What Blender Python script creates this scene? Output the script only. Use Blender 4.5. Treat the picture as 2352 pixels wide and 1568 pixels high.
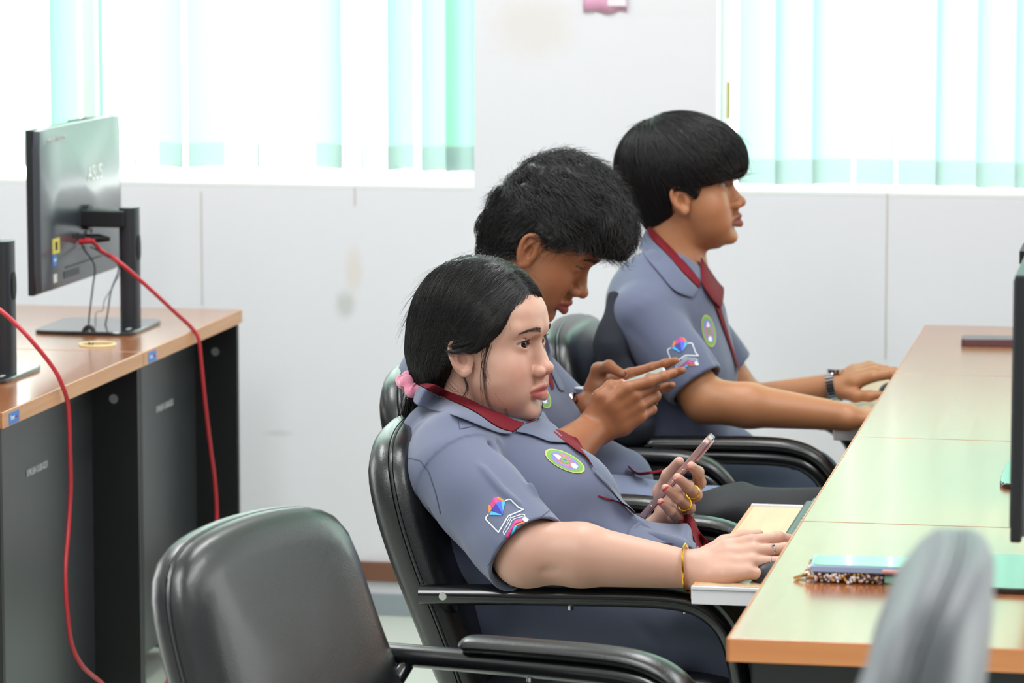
import bpy, bmesh, math, random
import numpy as np
from mathutils import Vector, Matrix
from mathutils.bvhtree import BVHTree

for o in list(bpy.data.objects): bpy.data.objects.remove(o)
scene = bpy.context.scene
col = scene.collection
PI = math.pi

# ------------------------------------------------------------ camera
FPX = 8200.0; IW, IH = 2352, 1568
PITCH = math.radians(7.08); YAW = math.radians(10.75); CAM = np.array([0., 0., 1.62])
cam_d = bpy.data.cameras.new('camera'); cam = bpy.data.objects.new('camera', cam_d); col.objects.link(cam)
cam_d.sensor_width = 36.0; cam_d.lens = FPX / IW * 36.0
cam.location = CAM; cam.rotation_euler = (PI/2 - PITCH, 0, YAW)
cam_d.dof.use_dof = True; cam_d.dof.focus_distance = 5.42; cam_d.dof.aperture_fstop = 7.0
cam_d.clip_end = 100
scene.camera = cam
# ------------------------------------------------------------ world, lights, exposure
scene.view_settings.view_transform = 'Standard'; scene.view_settings.look = 'None'
scene.view_settings.gamma = 1.0; scene.view_settings.use_curve_mapping = False
scene.view_settings.exposure = 0.0
w = bpy.data.worlds.new('world'); scene.world = w; w.use_nodes = True
nt = w.node_tree; nt.nodes.clear()
wo = nt.nodes.new('ShaderNodeOutputWorld'); bg = nt.nodes.new('ShaderNodeBackground')
tc = nt.nodes.new('ShaderNodeTexCoord'); sx = nt.nodes.new('ShaderNodeSeparateXYZ')
rp = nt.nodes.new('ShaderNodeValToRGB')
nt.links.new(tc.outputs['Generated'], sx.inputs[0])
nt.links.new(sx.outputs['Y'], rp.inputs['Fac'])
rp.color_ramp.elements[0].position = 0.0; rp.color_ramp.elements[0].color = (0.100, 0.098, 0.104, 1)
rp.color_ramp.elements[1].position = 0.45; rp.color_ramp.elements[1].color = (0.97, 1.0, 0.99, 1)
nt.links.new(rp.outputs['Color'], bg.inputs['Color']); bg.inputs['Strength'].default_value = 5.0
nt.links.new(bg.outputs[0], wo.inputs[0])

def area(name, loc, size, power, rot=(0, 0, 0), color=(1, 1, 1), sy=None):
    l = bpy.data.lights.new(name, 'AREA'); l.energy = power; l.color = color
    l.shape = 'RECTANGLE'; l.size = size; l.size_y = sy or size
    o = bpy.data.objects.new(name, l); col.objects.link(o); o.location = loc; o.rotation_euler = rot
    return o
area('ceiling_lamp_light', (-1.6, 2.6, 2.88), 0.5, 58, sy=2.4, color=(.97, .975, 1))
area('ceiling_lamp_light', (0.6, 4.6, 2.88), 0.5, 45, sy=2.4, color=(.97, .975, 1))
area('ceiling_lamp_light', (-2.4, 6.2, 2.88), 0.5, 36, sy=1.6, color=(.97, .975, 1))
area('ceiling_lamp_light', (-0.8, 6.0, 2.88), 0.4, 28, sy=1.6, color=(.97, .975, 1))

# ------------------------------------------------------------ geometry helpers
def _basis():
    cp, sp, cy, sy = math.cos(PITCH), math.sin(PITCH), math.cos(YAW), math.sin(YAW)
    f = np.array([-sy*cp, cy*cp, -sp]); r = np.array([cy, sy, 0.]); return r, np.cross(r, f), f
_R, _U, _F = _basis()
def ray(px, py): return _R*(px-IW/2) - _U*(py-IH/2) + _F*FPX
def at(px, py, Y):                       # the world point on the line of sight at depth Y
    d = ray(px, py); return CAM + d*((Y-CAM[1])/d[1])
def atz(px, py, Z):
    d = ray(px, py); return CAM + d*((Z-CAM[2])/d[2])
def atx(px, py, X):
    d = ray(px, py); return CAM + d*((X-CAM[0])/d[0])

def s2l(c):
    return tuple(((x/255)/12.92 if x/255 <= .04045 else (((x/255)+.055)/1.055)**2.4) for x in c)

def tag(o, label=None, cat=None, group=None, kind=None):
    if label: o['label'] = label
    if cat: o['category'] = cat
    if group: o['group'] = group
    if kind: o['kind'] = kind
    return o

class MB:
    def __init__(s): s.v = []; s.f = []; s.m = []; s.n = 0; s.flat = False
    def add(s, v, f, m=0):
        v = np.asarray(v, float).reshape(-1, 3); s.v.append(v)
        s.f += [tuple(int(i)+s.n for i in q) for q in f]; s.m += [m]*len(f); s.n += len(v); return s
    def box(s, lo, hi, bev=0.0, m=0):
        lo = np.array(lo, float); hi = np.array(hi, float)
        if bev <= 0:
            v = [[(lo, hi)[i][0], (lo, hi)[j][1], (lo, hi)[k][2]] for i in (0, 1) for j in (0, 1) for k in (0, 1)]
            return s.add(v, [(0, 1, 3, 2), (4, 6, 7, 5), (0, 4, 5, 1), (2, 3, 7, 6), (0, 2, 6, 4), (1, 5, 7, 3)], m)
        s.flat = True; bm = bmesh.new(); bmesh.ops.create_cube(bm, size=1)
        for q in bm.verts: q.co = Vector(lo + (np.array(q.co)+.5)*(hi-lo))
        bmesh.ops.bevel(bm, geom=bm.edges[:], offset=bev, segments=3, affect='EDGES', profile=.5)
        bm.verts.index_update()
        v = [q.co[:] for q in bm.verts]; f = [[x.index for x in q.verts] for q in bm.faces]; bm.free()
        return s.add(v, f, m)
    def tube(s, path, r, n=12, closed=False, m=0, flat=None, up=None, caps=True):
        P = np.asarray(path, float); N = len(P); r = np.broadcast_to(np.asarray(r, float), (N,))
        T = np.roll(P, -1, 0)-np.roll(P, 1, 0)
        if not closed: T[0] = P[1]-P[0]; T[-1] = P[-1]-P[-2]
        T /= np.linalg.norm(T, axis=1)[:, None]+1e-12
        u = np.array(up if up is not None else ([0, 0, 1] if abs(T[0][2]) < .9 else [1, 0, 0]), float)
        V = []; ang = np.arange(n)/n*2*PI
        for i in range(N):
            if up is None: u = u-T[i]*(u@T[i])
            else: u = np.array(up, float)-T[i]*(np.array(up, float)@T[i])
            u = u/(np.linalg.norm(u)+1e-12); w_ = np.cross(T[i], u)
            fl = flat or (1, 1)
            V.append(P[i]+r[i]*(np.cos(ang)[:, None]*u*fl[0]+np.sin(ang)[:, None]*w_*fl[1]))
        F = []
        for i in range(N if closed else N-1):
            j = (i+1) % N
            for k in range(n): F.append((i*n+k, i*n+(k+1) % n, j*n+(k+1) % n, j*n+k))
        if not closed and caps: F.append(tuple(range(n))[::-1]); F.append(tuple((N-1)*n+k for k in range(n)))
        return s.add(np.concatenate(V), F, m)
    def loft(s, rings, m=0, closed=True, cap=True):
        n = len(rings[0]); F = []
        for i in range(len(rings)-1):
            for k in range(n if closed else n-1):
                F.append((i*n+k, i*n+(k+1) % n, (i+1)*n+(k+1) % n, (i+1)*n+k))
        if cap and closed: F.append(tuple(range(n))[::-1]); F.append(tuple((len(rings)-1)*n+k for k in range(n)))
        return s.add(np.concatenate([np.asarray(r, float) for r in rings]), F, m)
    def cyl(s, a, b, r, n=24, m=0): return s.tube([a, b], r, n, m=m)
    def sph(s, c, r, n=16, m=0):
        r = np.broadcast_to(np.array(r, float), (3,)); c = np.array(c, float)
        R_ = []
        for i in range(1, n):
            t = PI*i/n; R_.append([c+r*np.array([math.sin(t)*math.cos(p), math.sin(t)*math.sin(p), math.cos(t)]) for p in np.arange(2*n)/(2*n)*2*PI])
        return s.loft(R_, m)
    def build(s, name, mats, parent=None, smooth=True, loc=None, fix=True):
        me = bpy.data.meshes.new(name); me.from_pydata(np.concatenate(s.v).tolist(), [], s.f)
        if not isinstance(mats, (list, tuple)): mats = [mats]
        for q in mats: me.materials.append(q)
        me.polygons.foreach_set('material_index', s.m)
        if fix:
            bm = bmesh.new(); bm.from_mesh(me); bmesh.ops.recalc_face_normals(bm, faces=bm.faces[:]); bm.to_mesh(me); bm.free()
        if smooth: me.shade_smooth(); me.set_sharp_from_angle(angle=math.radians(10 if s.flat else 38))
        o = bpy.data.objects.new(name, me); col.objects.link(o)
        if parent: o.parent = parent
        if loc is not None: o.location = loc
        return o

def empty(name, loc, rz=0.0):
    o = bpy.data.objects.new(name, None); col.objects.link(o); o.location = loc; o.rotation_euler = (0, 0, rz)
    o.empty_display_size = .05; return o
def keep(o, parent):                     # parent without moving (parent is an unscaled empty)
    o.parent = parent
    o.matrix_parent_inverse = (Matrix.Translation(parent.location) @ parent.rotation_euler.to_matrix().to_4x4()).inverted()
    return o
def copy_tree(o, parent=None):
    c = o.copy(); col.objects.link(c); c.parent = parent
    for ch in list(o.children): copy_tree(ch, c)
    return c
def spline(pts, n=8):                    # Catmull-Rom
    P = np.asarray(pts, float); Q = np.vstack([2*P[0]-P[1], P, 2*P[-1]-P[-2]]); out = []
    for i in range(1, len(Q)-2):
        a, b, c, d = Q[i-1], Q[i], Q[i+1], Q[i+2]
        for t in np.arange(n)/n:
            out.append(.5*(2*b+(c-a)*t+(2*a-5*b+4*c-d)*t*t+(3*b-a-3*c+d)*t**3))
    out.append(P[-1]); return np.array(out)

# ------------------------------------------------------------ materials
def mat(name, c, rough=.5, metal=0., srgb=True, bump=None, coat=0., spec=.5, var=None, sheen=0., trans=0., sss=0., attr=None, emit=None):
    m = bpy.data.materials.new(name); m.use_nodes = True; t = m.node_tree; b = t.nodes['Principled BSDF']
    if srgb: c = s2l(c)
    b.inputs['Base Color'].default_value = (*c, 1); b.inputs['Roughness'].default_value = rough
    b.inputs['Metallic'].default_value = metal; b.inputs['Coat Weight'].default_value = coat
    b.inputs['Coat Roughness'].default_value = .12
    b.inputs['Specular IOR Level'].default_value = spec; b.inputs['Sheen Weight'].default_value = sheen
    b.inputs['Transmission Weight'].default_value = trans
    if sss: b.inputs['Subsurface Weight'].default_value = sss; b.inputs['Subsurface Radius'].default_value = (.012, .005, .003); b.inputs['Subsurface Scale'].default_value = .5
    co = t.nodes.new('ShaderNodeTexCoord')
    if bump:                              # (scale, strength, distance)
        n = t.nodes.new('ShaderNodeTexNoise'); n.inputs['Scale'].default_value = bump[0]; n.inputs['Detail'].default_value = 4
        bp = t.nodes.new('ShaderNodeBump'); bp.inputs['Strength'].default_value = bump[1]; bp.inputs['Distance'].default_value = bump[2]
        t.links.new(co.outputs['Object'], n.inputs['Vector']); t.links.new(n.outputs['Fac'], bp.inputs['Height']); t.links.new(bp.outputs[0], b.inputs['Normal'])
    src = None
    if attr:
        a = t.nodes.new('ShaderNodeAttribute'); a.attribute_name = attr; src = a.outputs['Color']; t.links.new(src, b.inputs['Base Color'])
    if var:                               # (scale, amount): slight mottling of the colour itself
        n = t.nodes.new('ShaderNodeTexNoise'); n.inputs['Scale'].default_value = var[0]; n.inputs['Detail'].default_value = 5
        h = t.nodes.new('ShaderNodeHueSaturation'); mr = t.nodes.new('ShaderNodeMapRange')
        mr.inputs['To Min'].default_value = 1-var[1]; mr.inputs['To Max'].default_value = 1+var[1]
        mr.inputs['From Min'].default_value = .3; mr.inputs['From Max'].default_value = .7
        t.links.new(co.outputs['Object'], n.inputs['Vector']); t.links.new(n.outputs['Fac'], mr.inputs['Value'])
        t.links.new(mr.outputs[0], h.inputs['Value'])
        if src: t.links.new(src, h.inputs['Color'])
        else: h.inputs['Color'].default_value = (*c, 1)
        t.links.new(h.outputs[0], b.inputs['Base Color'])
    return m
def wood(name, c1, c2, rough=.28, coat=0.3, axis=1):
    m = mat(name, c1, rough, coat=coat); t = m.node_tree; b = t.nodes['Principled BSDF']
    co = t.nodes.new('ShaderNodeTexCoord'); mp = t.nodes.new('ShaderNodeMapping')
    sc = [60, 60, 60]; sc[axis] = 2.2; mp.inputs['Scale'].default_value = sc
    n = t.nodes.new('ShaderNodeTexNoise'); n.inputs['Scale'].default_value = 1; n.inputs['Detail'].default_value = 6; n.inputs['Distortion'].default_value = .4
    r = t.nodes.new('ShaderNodeValToRGB'); r.color_ramp.elements[0].position = .3; r.color_ramp.elements[1].position = .7
    r.color_ramp.elements[0].color = (*s2l(c2), 1); r.color_ramp.elements[1].color = (*s2l(c1), 1)
    t.links.new(co.outputs['Object'], mp.inputs[0]); t.links.new(mp.outputs[0], n.inputs['Vector'])
    t.links.new(n.outputs['Fac'], r.inputs[0]); t.links.new(r.outputs[0], b.inputs['Base Color'])
    return m

M = dict(
    wall=mat('wall_paint', (229, 229, 233), .75, var=(1.3, .02), bump=(60, .05, .002)),
    floor=mat('floor_tile', (205, 212, 200), .35, var=(3, .03)),
    ceil=mat('ceiling_paint', (235, 235, 232), .9),
    base=mat('baseboard_brown', (120, 80, 60), .5, var=(6, .1)),
    baseg=mat('baseboard_tile', (150, 160, 165), .4),
    frame=mat('window_frame_white', (238, 242, 240), .5),
    wood=wood('desk_wood', (162, 100, 58), (148, 86, 46), .27, .6),
    tray=wood('tray_wood_sheen', (206, 178, 138), (194, 164, 124), .4, .3),  # reflection on the trays put into a paler wood colour
    edge=wood('desk_edge_wood', (206, 138, 86), (190, 118, 68), .4, .1, 0),
    edgey=wood('desk_edge_wood', (212, 158, 112), (200, 140, 92), .4, .1, 1),
    panel=mat('desk_panel_charcoal', (56, 57, 60), .33, bump=(300, .08, .001), spec=.8),
    panelb=mat('desk_panel_black', (14, 15, 17), .45),
    leather=mat('black_leather', (20, 21, 23), .30, bump=(420, .30, .0012), spec=.6, coat=.15),
    padleather=mat('armrest_leather', (17, 18, 20), .27, bump=(420, .35, .0012), spec=.6, coat=.2),
    sheen_leather=mat('leather_sheen_grey', (84, 88, 94), .45, bump=(300, .15, .001)),  # glancing reflection on black leather put into an even grey
    bmetal=mat('black_enamel', (17, 18, 21), .22, coat=.4),
    chrome=mat('chrome', (200, 200, 200), .2, 1.),
    silver=mat('silver', (225, 225, 228), .12, 1.),
    gold=mat('gold', (232, 178, 62), .2, 1.),
    bplastic=mat('black_plastic', (26, 27, 31), .4),
    mback=mat('monitor_back_plastic', (50, 56, 64), .30, bump=(200, .05, .0005), spec=1.0, coat=.3),
    screen=mat('screen_bezel', (34, 34, 42), .35),
    red=mat('red_cable', (186, 42, 52), .4), cable=mat('black_cable', (20, 20, 22), .5),
    white=mat('white_plastic', (236, 236, 240), .35), wtext=mat('white_paint_text', (215, 218, 220), .6),
    logo=mat('metal_logo', (235, 240, 235), .3, .3),
    yel=mat('yellow_sticker', (214, 200, 90), .5), blu=mat('blue_sticker', (70, 130, 205), .5), red2=mat('sticker_red', (190, 70, 110), .5),
    pinkpaper=mat('pink_paper', (236, 176, 205), .7), shiny=mat('clear_tape', (245, 235, 240), .15),
    kb=mat('grey_keyboard', (70, 84, 84), .4), dark=mat('dark_slot', (12, 13, 14), .6),
)

M['wood'].node_tree.nodes['Principled BSDF'].inputs['Coat Roughness'].default_value = .16
# ------------------------------------------------------------ room shell
YW = 7.8
W1R = -1.567; W2L = -1.023; SILL = .979; WT = 2.45
def structure(mb, name, m, **k): o = mb.build(name, m, **k); o['kind'] = 'structure'; return o
b = MB(); T = .12
for lo, hi in (((-5.2, YW, 0), (-3.4, YW+T, 3.0)), ((-3.4, YW, 0), (W1R, YW+T, SILL)), ((-3.4, YW, WT), (W1R, YW+T, 3.0)),
               ((W1R, YW, 0), (W2L, YW+T, 3.0)), ((W2L, YW, 0), (1.0, YW+T, SILL)), ((W2L, YW, WT), (1.0, YW+T, 3.0)), ((1.0, YW, 0), (2.8, YW+T, 3.0))):
    b.box(lo, hi)
structure(b, 'wall_back', M['wall'], smooth=False)
structure(MB().box((-5.2, -2.5, -.05), (2.8, YW+T, 0)), 'floor', M['floor'], smooth=False)
structure(MB().box((-5.2, -2.5, 3.0), (2.8, YW+T, 3.05)), 'ceiling', M['ceil'], smooth=False)
structure(MB().box((-5.2, YW-.012, .078), (2.8, YW, .123), .002), 'baseboard_back', M['base'])
structure(MB().box((-5.2, YW-.010, .0), (2.8, YW, .05), .002), 'baseboard_tile', M['baseg'])
# panel joints of the wall
for i, (px, y0, y1) in enumerate(((2038, 445, 825), (462, 440, 700), (815, 430, 470))):
    a, c = at(px, y0, YW), at(px, y1, YW)
    structure(MB().box((a[0]-.002, YW-.0015, c[2]), (a[0]+.002, YW+.0005, a[2])), 'trim_%d' % (i+1), mat('joint_%d' % i, (205, 200, 196), .8), smooth=False)
def window(n, x0, x1):
    b = MB(); y0, y1 = YW+T-.05, YW+T; f = .018
    b.box((x0, y1-.01, SILL-.01), (x1, y1, SILL+.001)); b.box((x0, y0, WT-f), (x1, y1, WT), .003)
    b.box((x0, y0, SILL), (x0+f, y1, WT), .003); b.box((x1-f, y0, SILL), (x1, y1, WT), .003)
    k = max(1, round((x1-x0)/.9))
    for i in range(1, k): xm = x0+(x1-x0)*i/k; b.box((xm-.016, y0, SILL), (xm+.016, y1, WT), .003)
    o = structure(b, 'window_%d' % n, M['frame'])
    g = mat('window_glass_%d' % n, (235, 250, 245), .02); t = g.node_tree
    tr = t.nodes.new('ShaderNodeBsdfTransparent'); tr.inputs[0].default_value = (.93, .98, .96, 1)
    gl = t.nodes.new('ShaderNodeBsdfGlossy'); gl.inputs['Roughness'].default_value = .02; mx = t.nodes.new('ShaderNodeMixShader'); mx.inputs[0].default_value = .06
    t.links.new(tr.outputs[0], mx.inputs[1]); t.links.new(gl.outputs[0], mx.inputs[2]); t.links.new(mx.outputs[0], t.nodes['Material Output'].inputs[0])
    MB().box((x0+f, y0+.02, SILL+f), (x1-f, y0+.025, WT-f)).build('window_pane', g, o, smooth=False)
    # sill board
    MB().box((x0-.001, YW-.0008, SILL-.006), (x1+.001, YW+T-.01, SILL+.0025), .0008).build('window_sill', M['frame'], o)
window(1, -3.4, W1R); window(2, W2L, 1.0)

def fabric(name, c, tr, mx=.8):
    m = bpy.data.materials.new(name); m.use_nodes = True; t = m.node_tree; t.nodes.remove(t.nodes['Principled BSDF'])
    d = t.nodes.new('ShaderNodeBsdfDiffuse'); d.inputs[0].default_value = (*c, 1)
    l = t.nodes.new('ShaderNodeBsdfTranslucent'); l.inputs[0].default_value = (*tr, 1)
    x = t.nodes.new('ShaderNodeMixShader'); x.inputs[0].default_value = mx
    t.links.new(d.outputs[0], x.inputs[1]); t.links.new(l.outputs[0], x.inputs[2]); t.links.new(x.outputs[0], t.nodes['Material Output'].inputs[0])
    return m
VF = fabric('blind_fabric_mint', (.72, .93, .84), (.61, .80, .72))
VP = fabric('blind_pocket', (.74, .84, .82), (.90, .80, .86), .95)
MC = mat('bead_chain', (225, 220, 205), .5)
def blind(name, label, specs, ztop=2.42):
    root = empty(name, (specs[0][0], YW+.05, 1.0)); tag(root, label, 'blind')
    xs = [s[0] for s in specs]
    keep(MB().box((min(xs)-.05, YW+.03, ztop), (max(xs)+.05, YW+.07, ztop+.035), .004).build('head_rail', M['frame']), root)
    for x, ang, zb, w_ in specs:
        a = math.radians(ang); dx, dy = math.cos(a)*w_/2, math.sin(a)*w_/2; zp = zb+.055
        nx, ny = -math.sin(a), math.cos(a); sec = []
        for i in range(7):
            s = i/6*2-1; bow = .004*(1-s*s); sec.append((x+dx*s+nx*bow, YW+.05+dy*s+ny*bow))
        def strip(z0, z1, off):
            mb = MB(); R0 = []
            for side in (off, -off):
                pass
            ring = [(p[0]+nx*off, p[1]+ny*off) for p in sec]+[(p[0]-nx*off, p[1]-ny*off) for p in sec[::-1]]
            mb.loft([[(p[0], p[1], z) for p in ring] for z in (z0, z1)]); return mb
        v = keep(strip(zb, ztop, .0004).build('vane', VF), root)
        keep(strip(zb-.001, zp, .0014).build('weight_pocket', VP), root).parent = v
        bpy.data.objects[v.name]
    # bead chain linking the pockets
    pts = []
    for (x, *_), (x2, *_) in zip(specs[:-1], specs[1:]):
        for t in np.arange(6)/6: pts.append((x+(x2-x)*t, YW+.046, 1.012+specs[0][2]-1.0-.018*math.sin(t*PI)))
    keep(MB().tube(pts, .0011, 6).build('bead_chain', MC), root)
random.seed(4)
def px2x(px): return at(px, 300, YW+.05)[0]
sp = []
# window 1: vanes turned to different angles, several standing half open
for px, ang in ((40, 106), (130, 60), (215, 100), (292, 106), (372, -35), (455, 30), (575, 106), (640, 104), (735, -32), (815, 104), (900, 60), (990, 28), (1048, 22)):
    sp.append((px2x(px)+.02, ang, 1.012+random.uniform(-.002, .002), .089))
sp = [(px2x(-40-85*i), 50+10*(i % 3), 1.012, .089) for i in range(6)][::-1]+sp
blind('vertical_blind', 'mint vertical blind with half turned vanes in the left window', sp)
sp = []
for px, ang in ((1742, 12), (1826, 16), (1912, 14), (2010, -10), (2108, 4), (2196, 16), (2288, 18), (2378, 15)):
    sp.append((px2x(px), ang, .992+random.uniform(-.002, .002), .089))
sp += [(px2x(2378)+.086*(i+1), 15, .992, .089) for i in range(8)]
blind('vertical_blind', 'mint vertical blind with nearly closed vanes in the right window', sp)
# handle of the right window's cord
a = at(1678, 186, YW+.03); c = at(1678, 270, YW+.03)
tag(MB().box((a[0]-.004, YW-.006, c[2]), (a[0]+.004, YW, a[2]), .002).build('window_handle', mat('brass_handle', (190, 180, 110), .4)), 'thin olive handle bar at the left edge of the right window', 'handle')
# paper taped to the wall
a = at(1340, 28, YW-.003); c = at(1440, 28, YW-.003)
pp = MB(); n = 10
rows = []
for k in range(6):
    rows.append([(a[0]+(c[0]-a[0])*i/n, YW-.004-.003*math.sin(i*1.3+k), a[2]+.003*math.sin(i*.9)*(k == 0)+k*.03) for i in range(n+1)])
pp.loft(rows, closed=False); po = pp.build('paper_note', M['pinkpaper'])
mo = po.modifiers.new('s', 'SOLIDIFY'); mo.thickness = .0008
tag(po, 'pink paper note taped high on the white wall between the windows', 'paper')
e = MB(); ec = at(1418, 8, YW-.009)
e.box((ec[0]-.022, YW-.011, ec[2]-.006), (ec[0]+.020, YW-.008, ec[2]+.03), .001); e.build('tape', M['shiny'], po)

# old smudges on the paint
m = M['wall']; t = m.node_tree; bs = t.nodes['Principled BSDF']; prev = bs.inputs['Base Color'].links[0].from_socket
co = t.nodes.new('ShaderNodeTexCoord')
for (px, py, rx, rz, rgb, amt) in ((812, 620, .020, .050, (222, 210, 196), .55), (792, 700, .022, .030, (168, 170, 160), .45), (1225, 60, .09, .07, (222, 212, 200), .45), (640, 995, .03, .007, (190, 188, 182), .35), (1400, 30, .30, .01, (225, 222, 220), .2)):
    c = at(px, py, YW); mp = t.nodes.new('ShaderNodeMapping'); mp.vector_type = 'POINT'
    mp.inputs['Location'].default_value = (-c[0]/rx, 0, -c[2]/rz); mp.inputs['Scale'].default_value = (1/rx, 0, 1/rz)
    ns = t.nodes.new('ShaderNodeTexNoise'); ns.inputs['Scale'].default_value = 30; ad = t.nodes.new('ShaderNodeMath'); ad.operation = 'MULTIPLY_ADD'
    ln = t.nodes.new('ShaderNodeVectorMath'); ln.operation = 'LENGTH'; t.links.new(co.outputs['Object'], mp.inputs[0]); t.links.new(mp.outputs[0], ln.inputs[0])
    t.links.new(co.outputs['Object'], ns.inputs['Vector']); t.links.new(ns.outputs['Fac'], ad.inputs[0]); ad.inputs[1].default_value = .6; t.links.new(ln.outputs['Value'], ad.inputs[2])
    mr = t.nodes.new('ShaderNodeMapRange'); mr.interpolation_type = 'SMOOTHSTEP'; mr.inputs['From Min'].default_value = .6; mr.inputs['From Max'].default_value = 1.8; mr.inputs['To Min'].default_value = amt; mr.inputs['To Max'].default_value = 0
    t.links.new(ad.outputs[0], mr.inputs['Value']); mx = t.nodes.new('ShaderNodeMixRGB'); mx.inputs['Color2'].default_value = (*s2l(rgb), 1)
    t.links.new(mr.outputs[0], mx.inputs['Fac']); t.links.new(prev, mx.inputs['Color1']); prev = mx.outputs[0]
t.links.new(prev, bs.inputs['Base Color'])
M['glass_black'] = mat('dark_display_glass', (9, 10, 12), .08, coat=.5)
# ------------------------------------------------------------ text helper
def text_mesh(txt, size, m, name, mw, parent=None, ext=.0004, squash=1.0):
    cu = bpy.data.curves.new(name, 'FONT'); cu.body = txt; cu.size = size; cu.extrude = ext; cu.align_x = 'CENTER'; cu.align_y = 'CENTER'
    o = bpy.data.objects.new(name, cu); col.objects.link(o)
    bpy.context.view_layer.update()
    me = bpy.data.meshes.new_from_object(o.evaluated_get(bpy.context.evaluated_depsgraph_get()))
    bpy.data.objects.remove(o); me.materials.clear(); me.materials.append(m)
    me.transform(mw @ Matrix.Diagonal((squash, 1, 1, 1)))
    o = bpy.data.objects.new(name, me); col.objects.link(o)
    if parent: keep(o, parent)
    return o
def frame_m(origin, xdir, ydir):
    x = Vector(xdir).normalized(); y = Vector(ydir).normalized(); z = x.cross(y)
    m = Matrix((x, y, z)).transposed().to_4x4(); m.translation = Vector(origin); return m

# ------------------------------------------------------------ left desks (seen from behind), right desks
XL = -1.975; XR = -.525; ZT = .75
def desk_left(y0, y1, label, txt):
    r = empty('desk', (XL-.3, (y0+y1)/2, 0)); tag(r, label, 'desk')
    keep(MB().box((XL-.62, y0+.001, ZT-.028), (XL-.002, y1-.001, ZT), .0015).build('desktop', M['wood']), r)
    keep(MB().box((XL-.002, y0+.001, ZT-.028), (XL, y1-.001, ZT-.0005), .0005).build('edge_band', M['edgey']), r)
    xm = XL-.10
    keep(MB().box((xm-.016, y0+.016, .085), (xm, y1-.016, ZT-.028), .001).build('modesty_panel', M['panel']), r)
    for ya in (y0, y1-.016):
        sp_ = keep(MB().box((XL-.60, ya, .012), (XL-.008, ya+.016, ZT-.028), .001).build('side_panel', M['panelb']), r)
        bt = MB().cyl((XL-.055, ya-.003, .66), (XL-.055, ya, .66), .009, 16)
        if ya != y0: bt = keep(bt.build('bolt', M['chrome']), r); bt.parent = sp_; bt.matrix_parent_inverse = (Matrix.Translation(r.location)).inverted() @ Matrix.Identity(4); bt.matrix_parent_inverse = sp_.matrix_parent_inverse.copy(); bt.matrix_parent_inverse = Matrix.Identity(4)
        for xa in (XL-.05, XL-.55):
            f = MB().cyl((xa, ya+.008, 0), (xa, ya+.008, .014), .016, 16).build('foot', M['bplastic']); f.parent = sp_
    # maker's sticker on the edge, cable hole
    ys = y0+.055
    keep(MB().box((XL-.0005, ys-.024, ZT-.026), (XL+.0008, ys+.030, ZT-.006), .0).build('sticker', M['blu'], smooth=False), r)
    text_mesh('Smart', .011, M['white'], 'sticker_text', frame_m((XL+.001, ys-.006, ZT-.015), (0, 1, 0), (0, 0, 1)), r, squash=.8)
    text_mesh('form', .008, M['red2'], 'sticker_text', frame_m((XL+.001, ys+.015, ZT-.015), (0, 1, 0), (0, 0, 1)), r, squash=.8)
    text_mesh(txt, .0185, M['wtext'], 'stencilled_number', frame_m((xm+.0012, y0+.478, .575), (0, 1, 0), (0, 0, 1)), r, squash=.80)
    return r
d1 = desk_left(5.752, 6.585, 'desk of the left row nearer the camera, charcoal panel with stencilled number', 'KPRU69-13.00-0231')
d2 = desk_left(6.587, 7.32, 'desk of the left row farther back, its end close to the window wall', 'KPRU69-13.00-0232')
def desk_right(y0, y1, label):
    r = empty('desk', (XR+.4, (y0+y1)/2, 0)); tag(r, label, 'desk')
    keep(MB().box((XR+.002, y0+.0012, ZT-.028), (XR+.8, y1-.0012, ZT), .0015).build('desktop', M['wood']), r)
    keep(MB().box((XR, y0+.0012, ZT-.028), (XR+.002, y1-.0012, ZT-.0005), .0005).build('edge_band', M['edge']), r)
    keep(MB().box((XR+.003, y0-.0008, ZT-.028), (XR+.8, y0+.0012, ZT-.0006), .0004).build('end_band', M['edge']), r)
    for ya in (y0+.004, y1-.02):
        keep(MB().box((XR+.03, ya, .012), (XR+.76, ya+.016, ZT-.028), .001).build('side_panel', M['panelb']), r)
    keep(MB().box((XR+.70, y0+.02, .10), (XR+.716, y1-.02, ZT-.028), .001).build('modesty_panel', M['panelb']), r)
    return r
RY = [4.129, 4.944, 5.749, 6.54, 7.318]
for i, nm in enumerate(('front desk of the right row, glittery phone lying on it', 'second desk of the right row from the camera, keyboard tray pulled out',
                        'third desk of the right row from the camera, beyond the thin joint', 'last desk of the right row by the wall, dark phone on it')):
    desk_right(RY[i], RY[i+1], nm)

# keyboard trays: board with white front and side rails
def tray(y0, y1, x0, label):
    x1 = XR+.22; z = .64
    r = empty('keyboard_tray', (x0+.1, (y0+y1)/2, z-.02)); tag(r, label, 'tray')
    keep(MB().box((x0+.004, y0+.003, z-.016), (x1, y1-.003, z), .001).build('board', M['tray']), r)
    for a, c in ((y0-.002, y0+.004), (y1-.004, y1+.002)):
        mb = MB(); mb.box((x0, a, z-.024), (x1, c, z+.003), .0015); mb.box((x0, a-.003, z-.002), (x1, c+.001, z+.003), .001)
        keep(mb.build('side_rail', M['white']), r)
    keep(MB().box((x0-.001, y0, z-.017), (x0+.005, y1, z+.0006), .001).build('front_edge', M['edgey']), r)
    for ya in (y0+.02, y1-.02):
        keep(MB().box((XR+.02, ya-.01, z-.05), (x1, ya+.01, z-.016), .002).build('slide', M['bmetal']), r)
        keep(MB().box((XR+.02, ya-.006, z-.03), (XR+.20, ya+.006, ZT-.028), .002).build('hanger', M['bmetal']), r)
    return r
tray(4.992, 5.702, -.686, 'pale wood keyboard tray with white rails under the woman\'s mouse hand')
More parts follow.
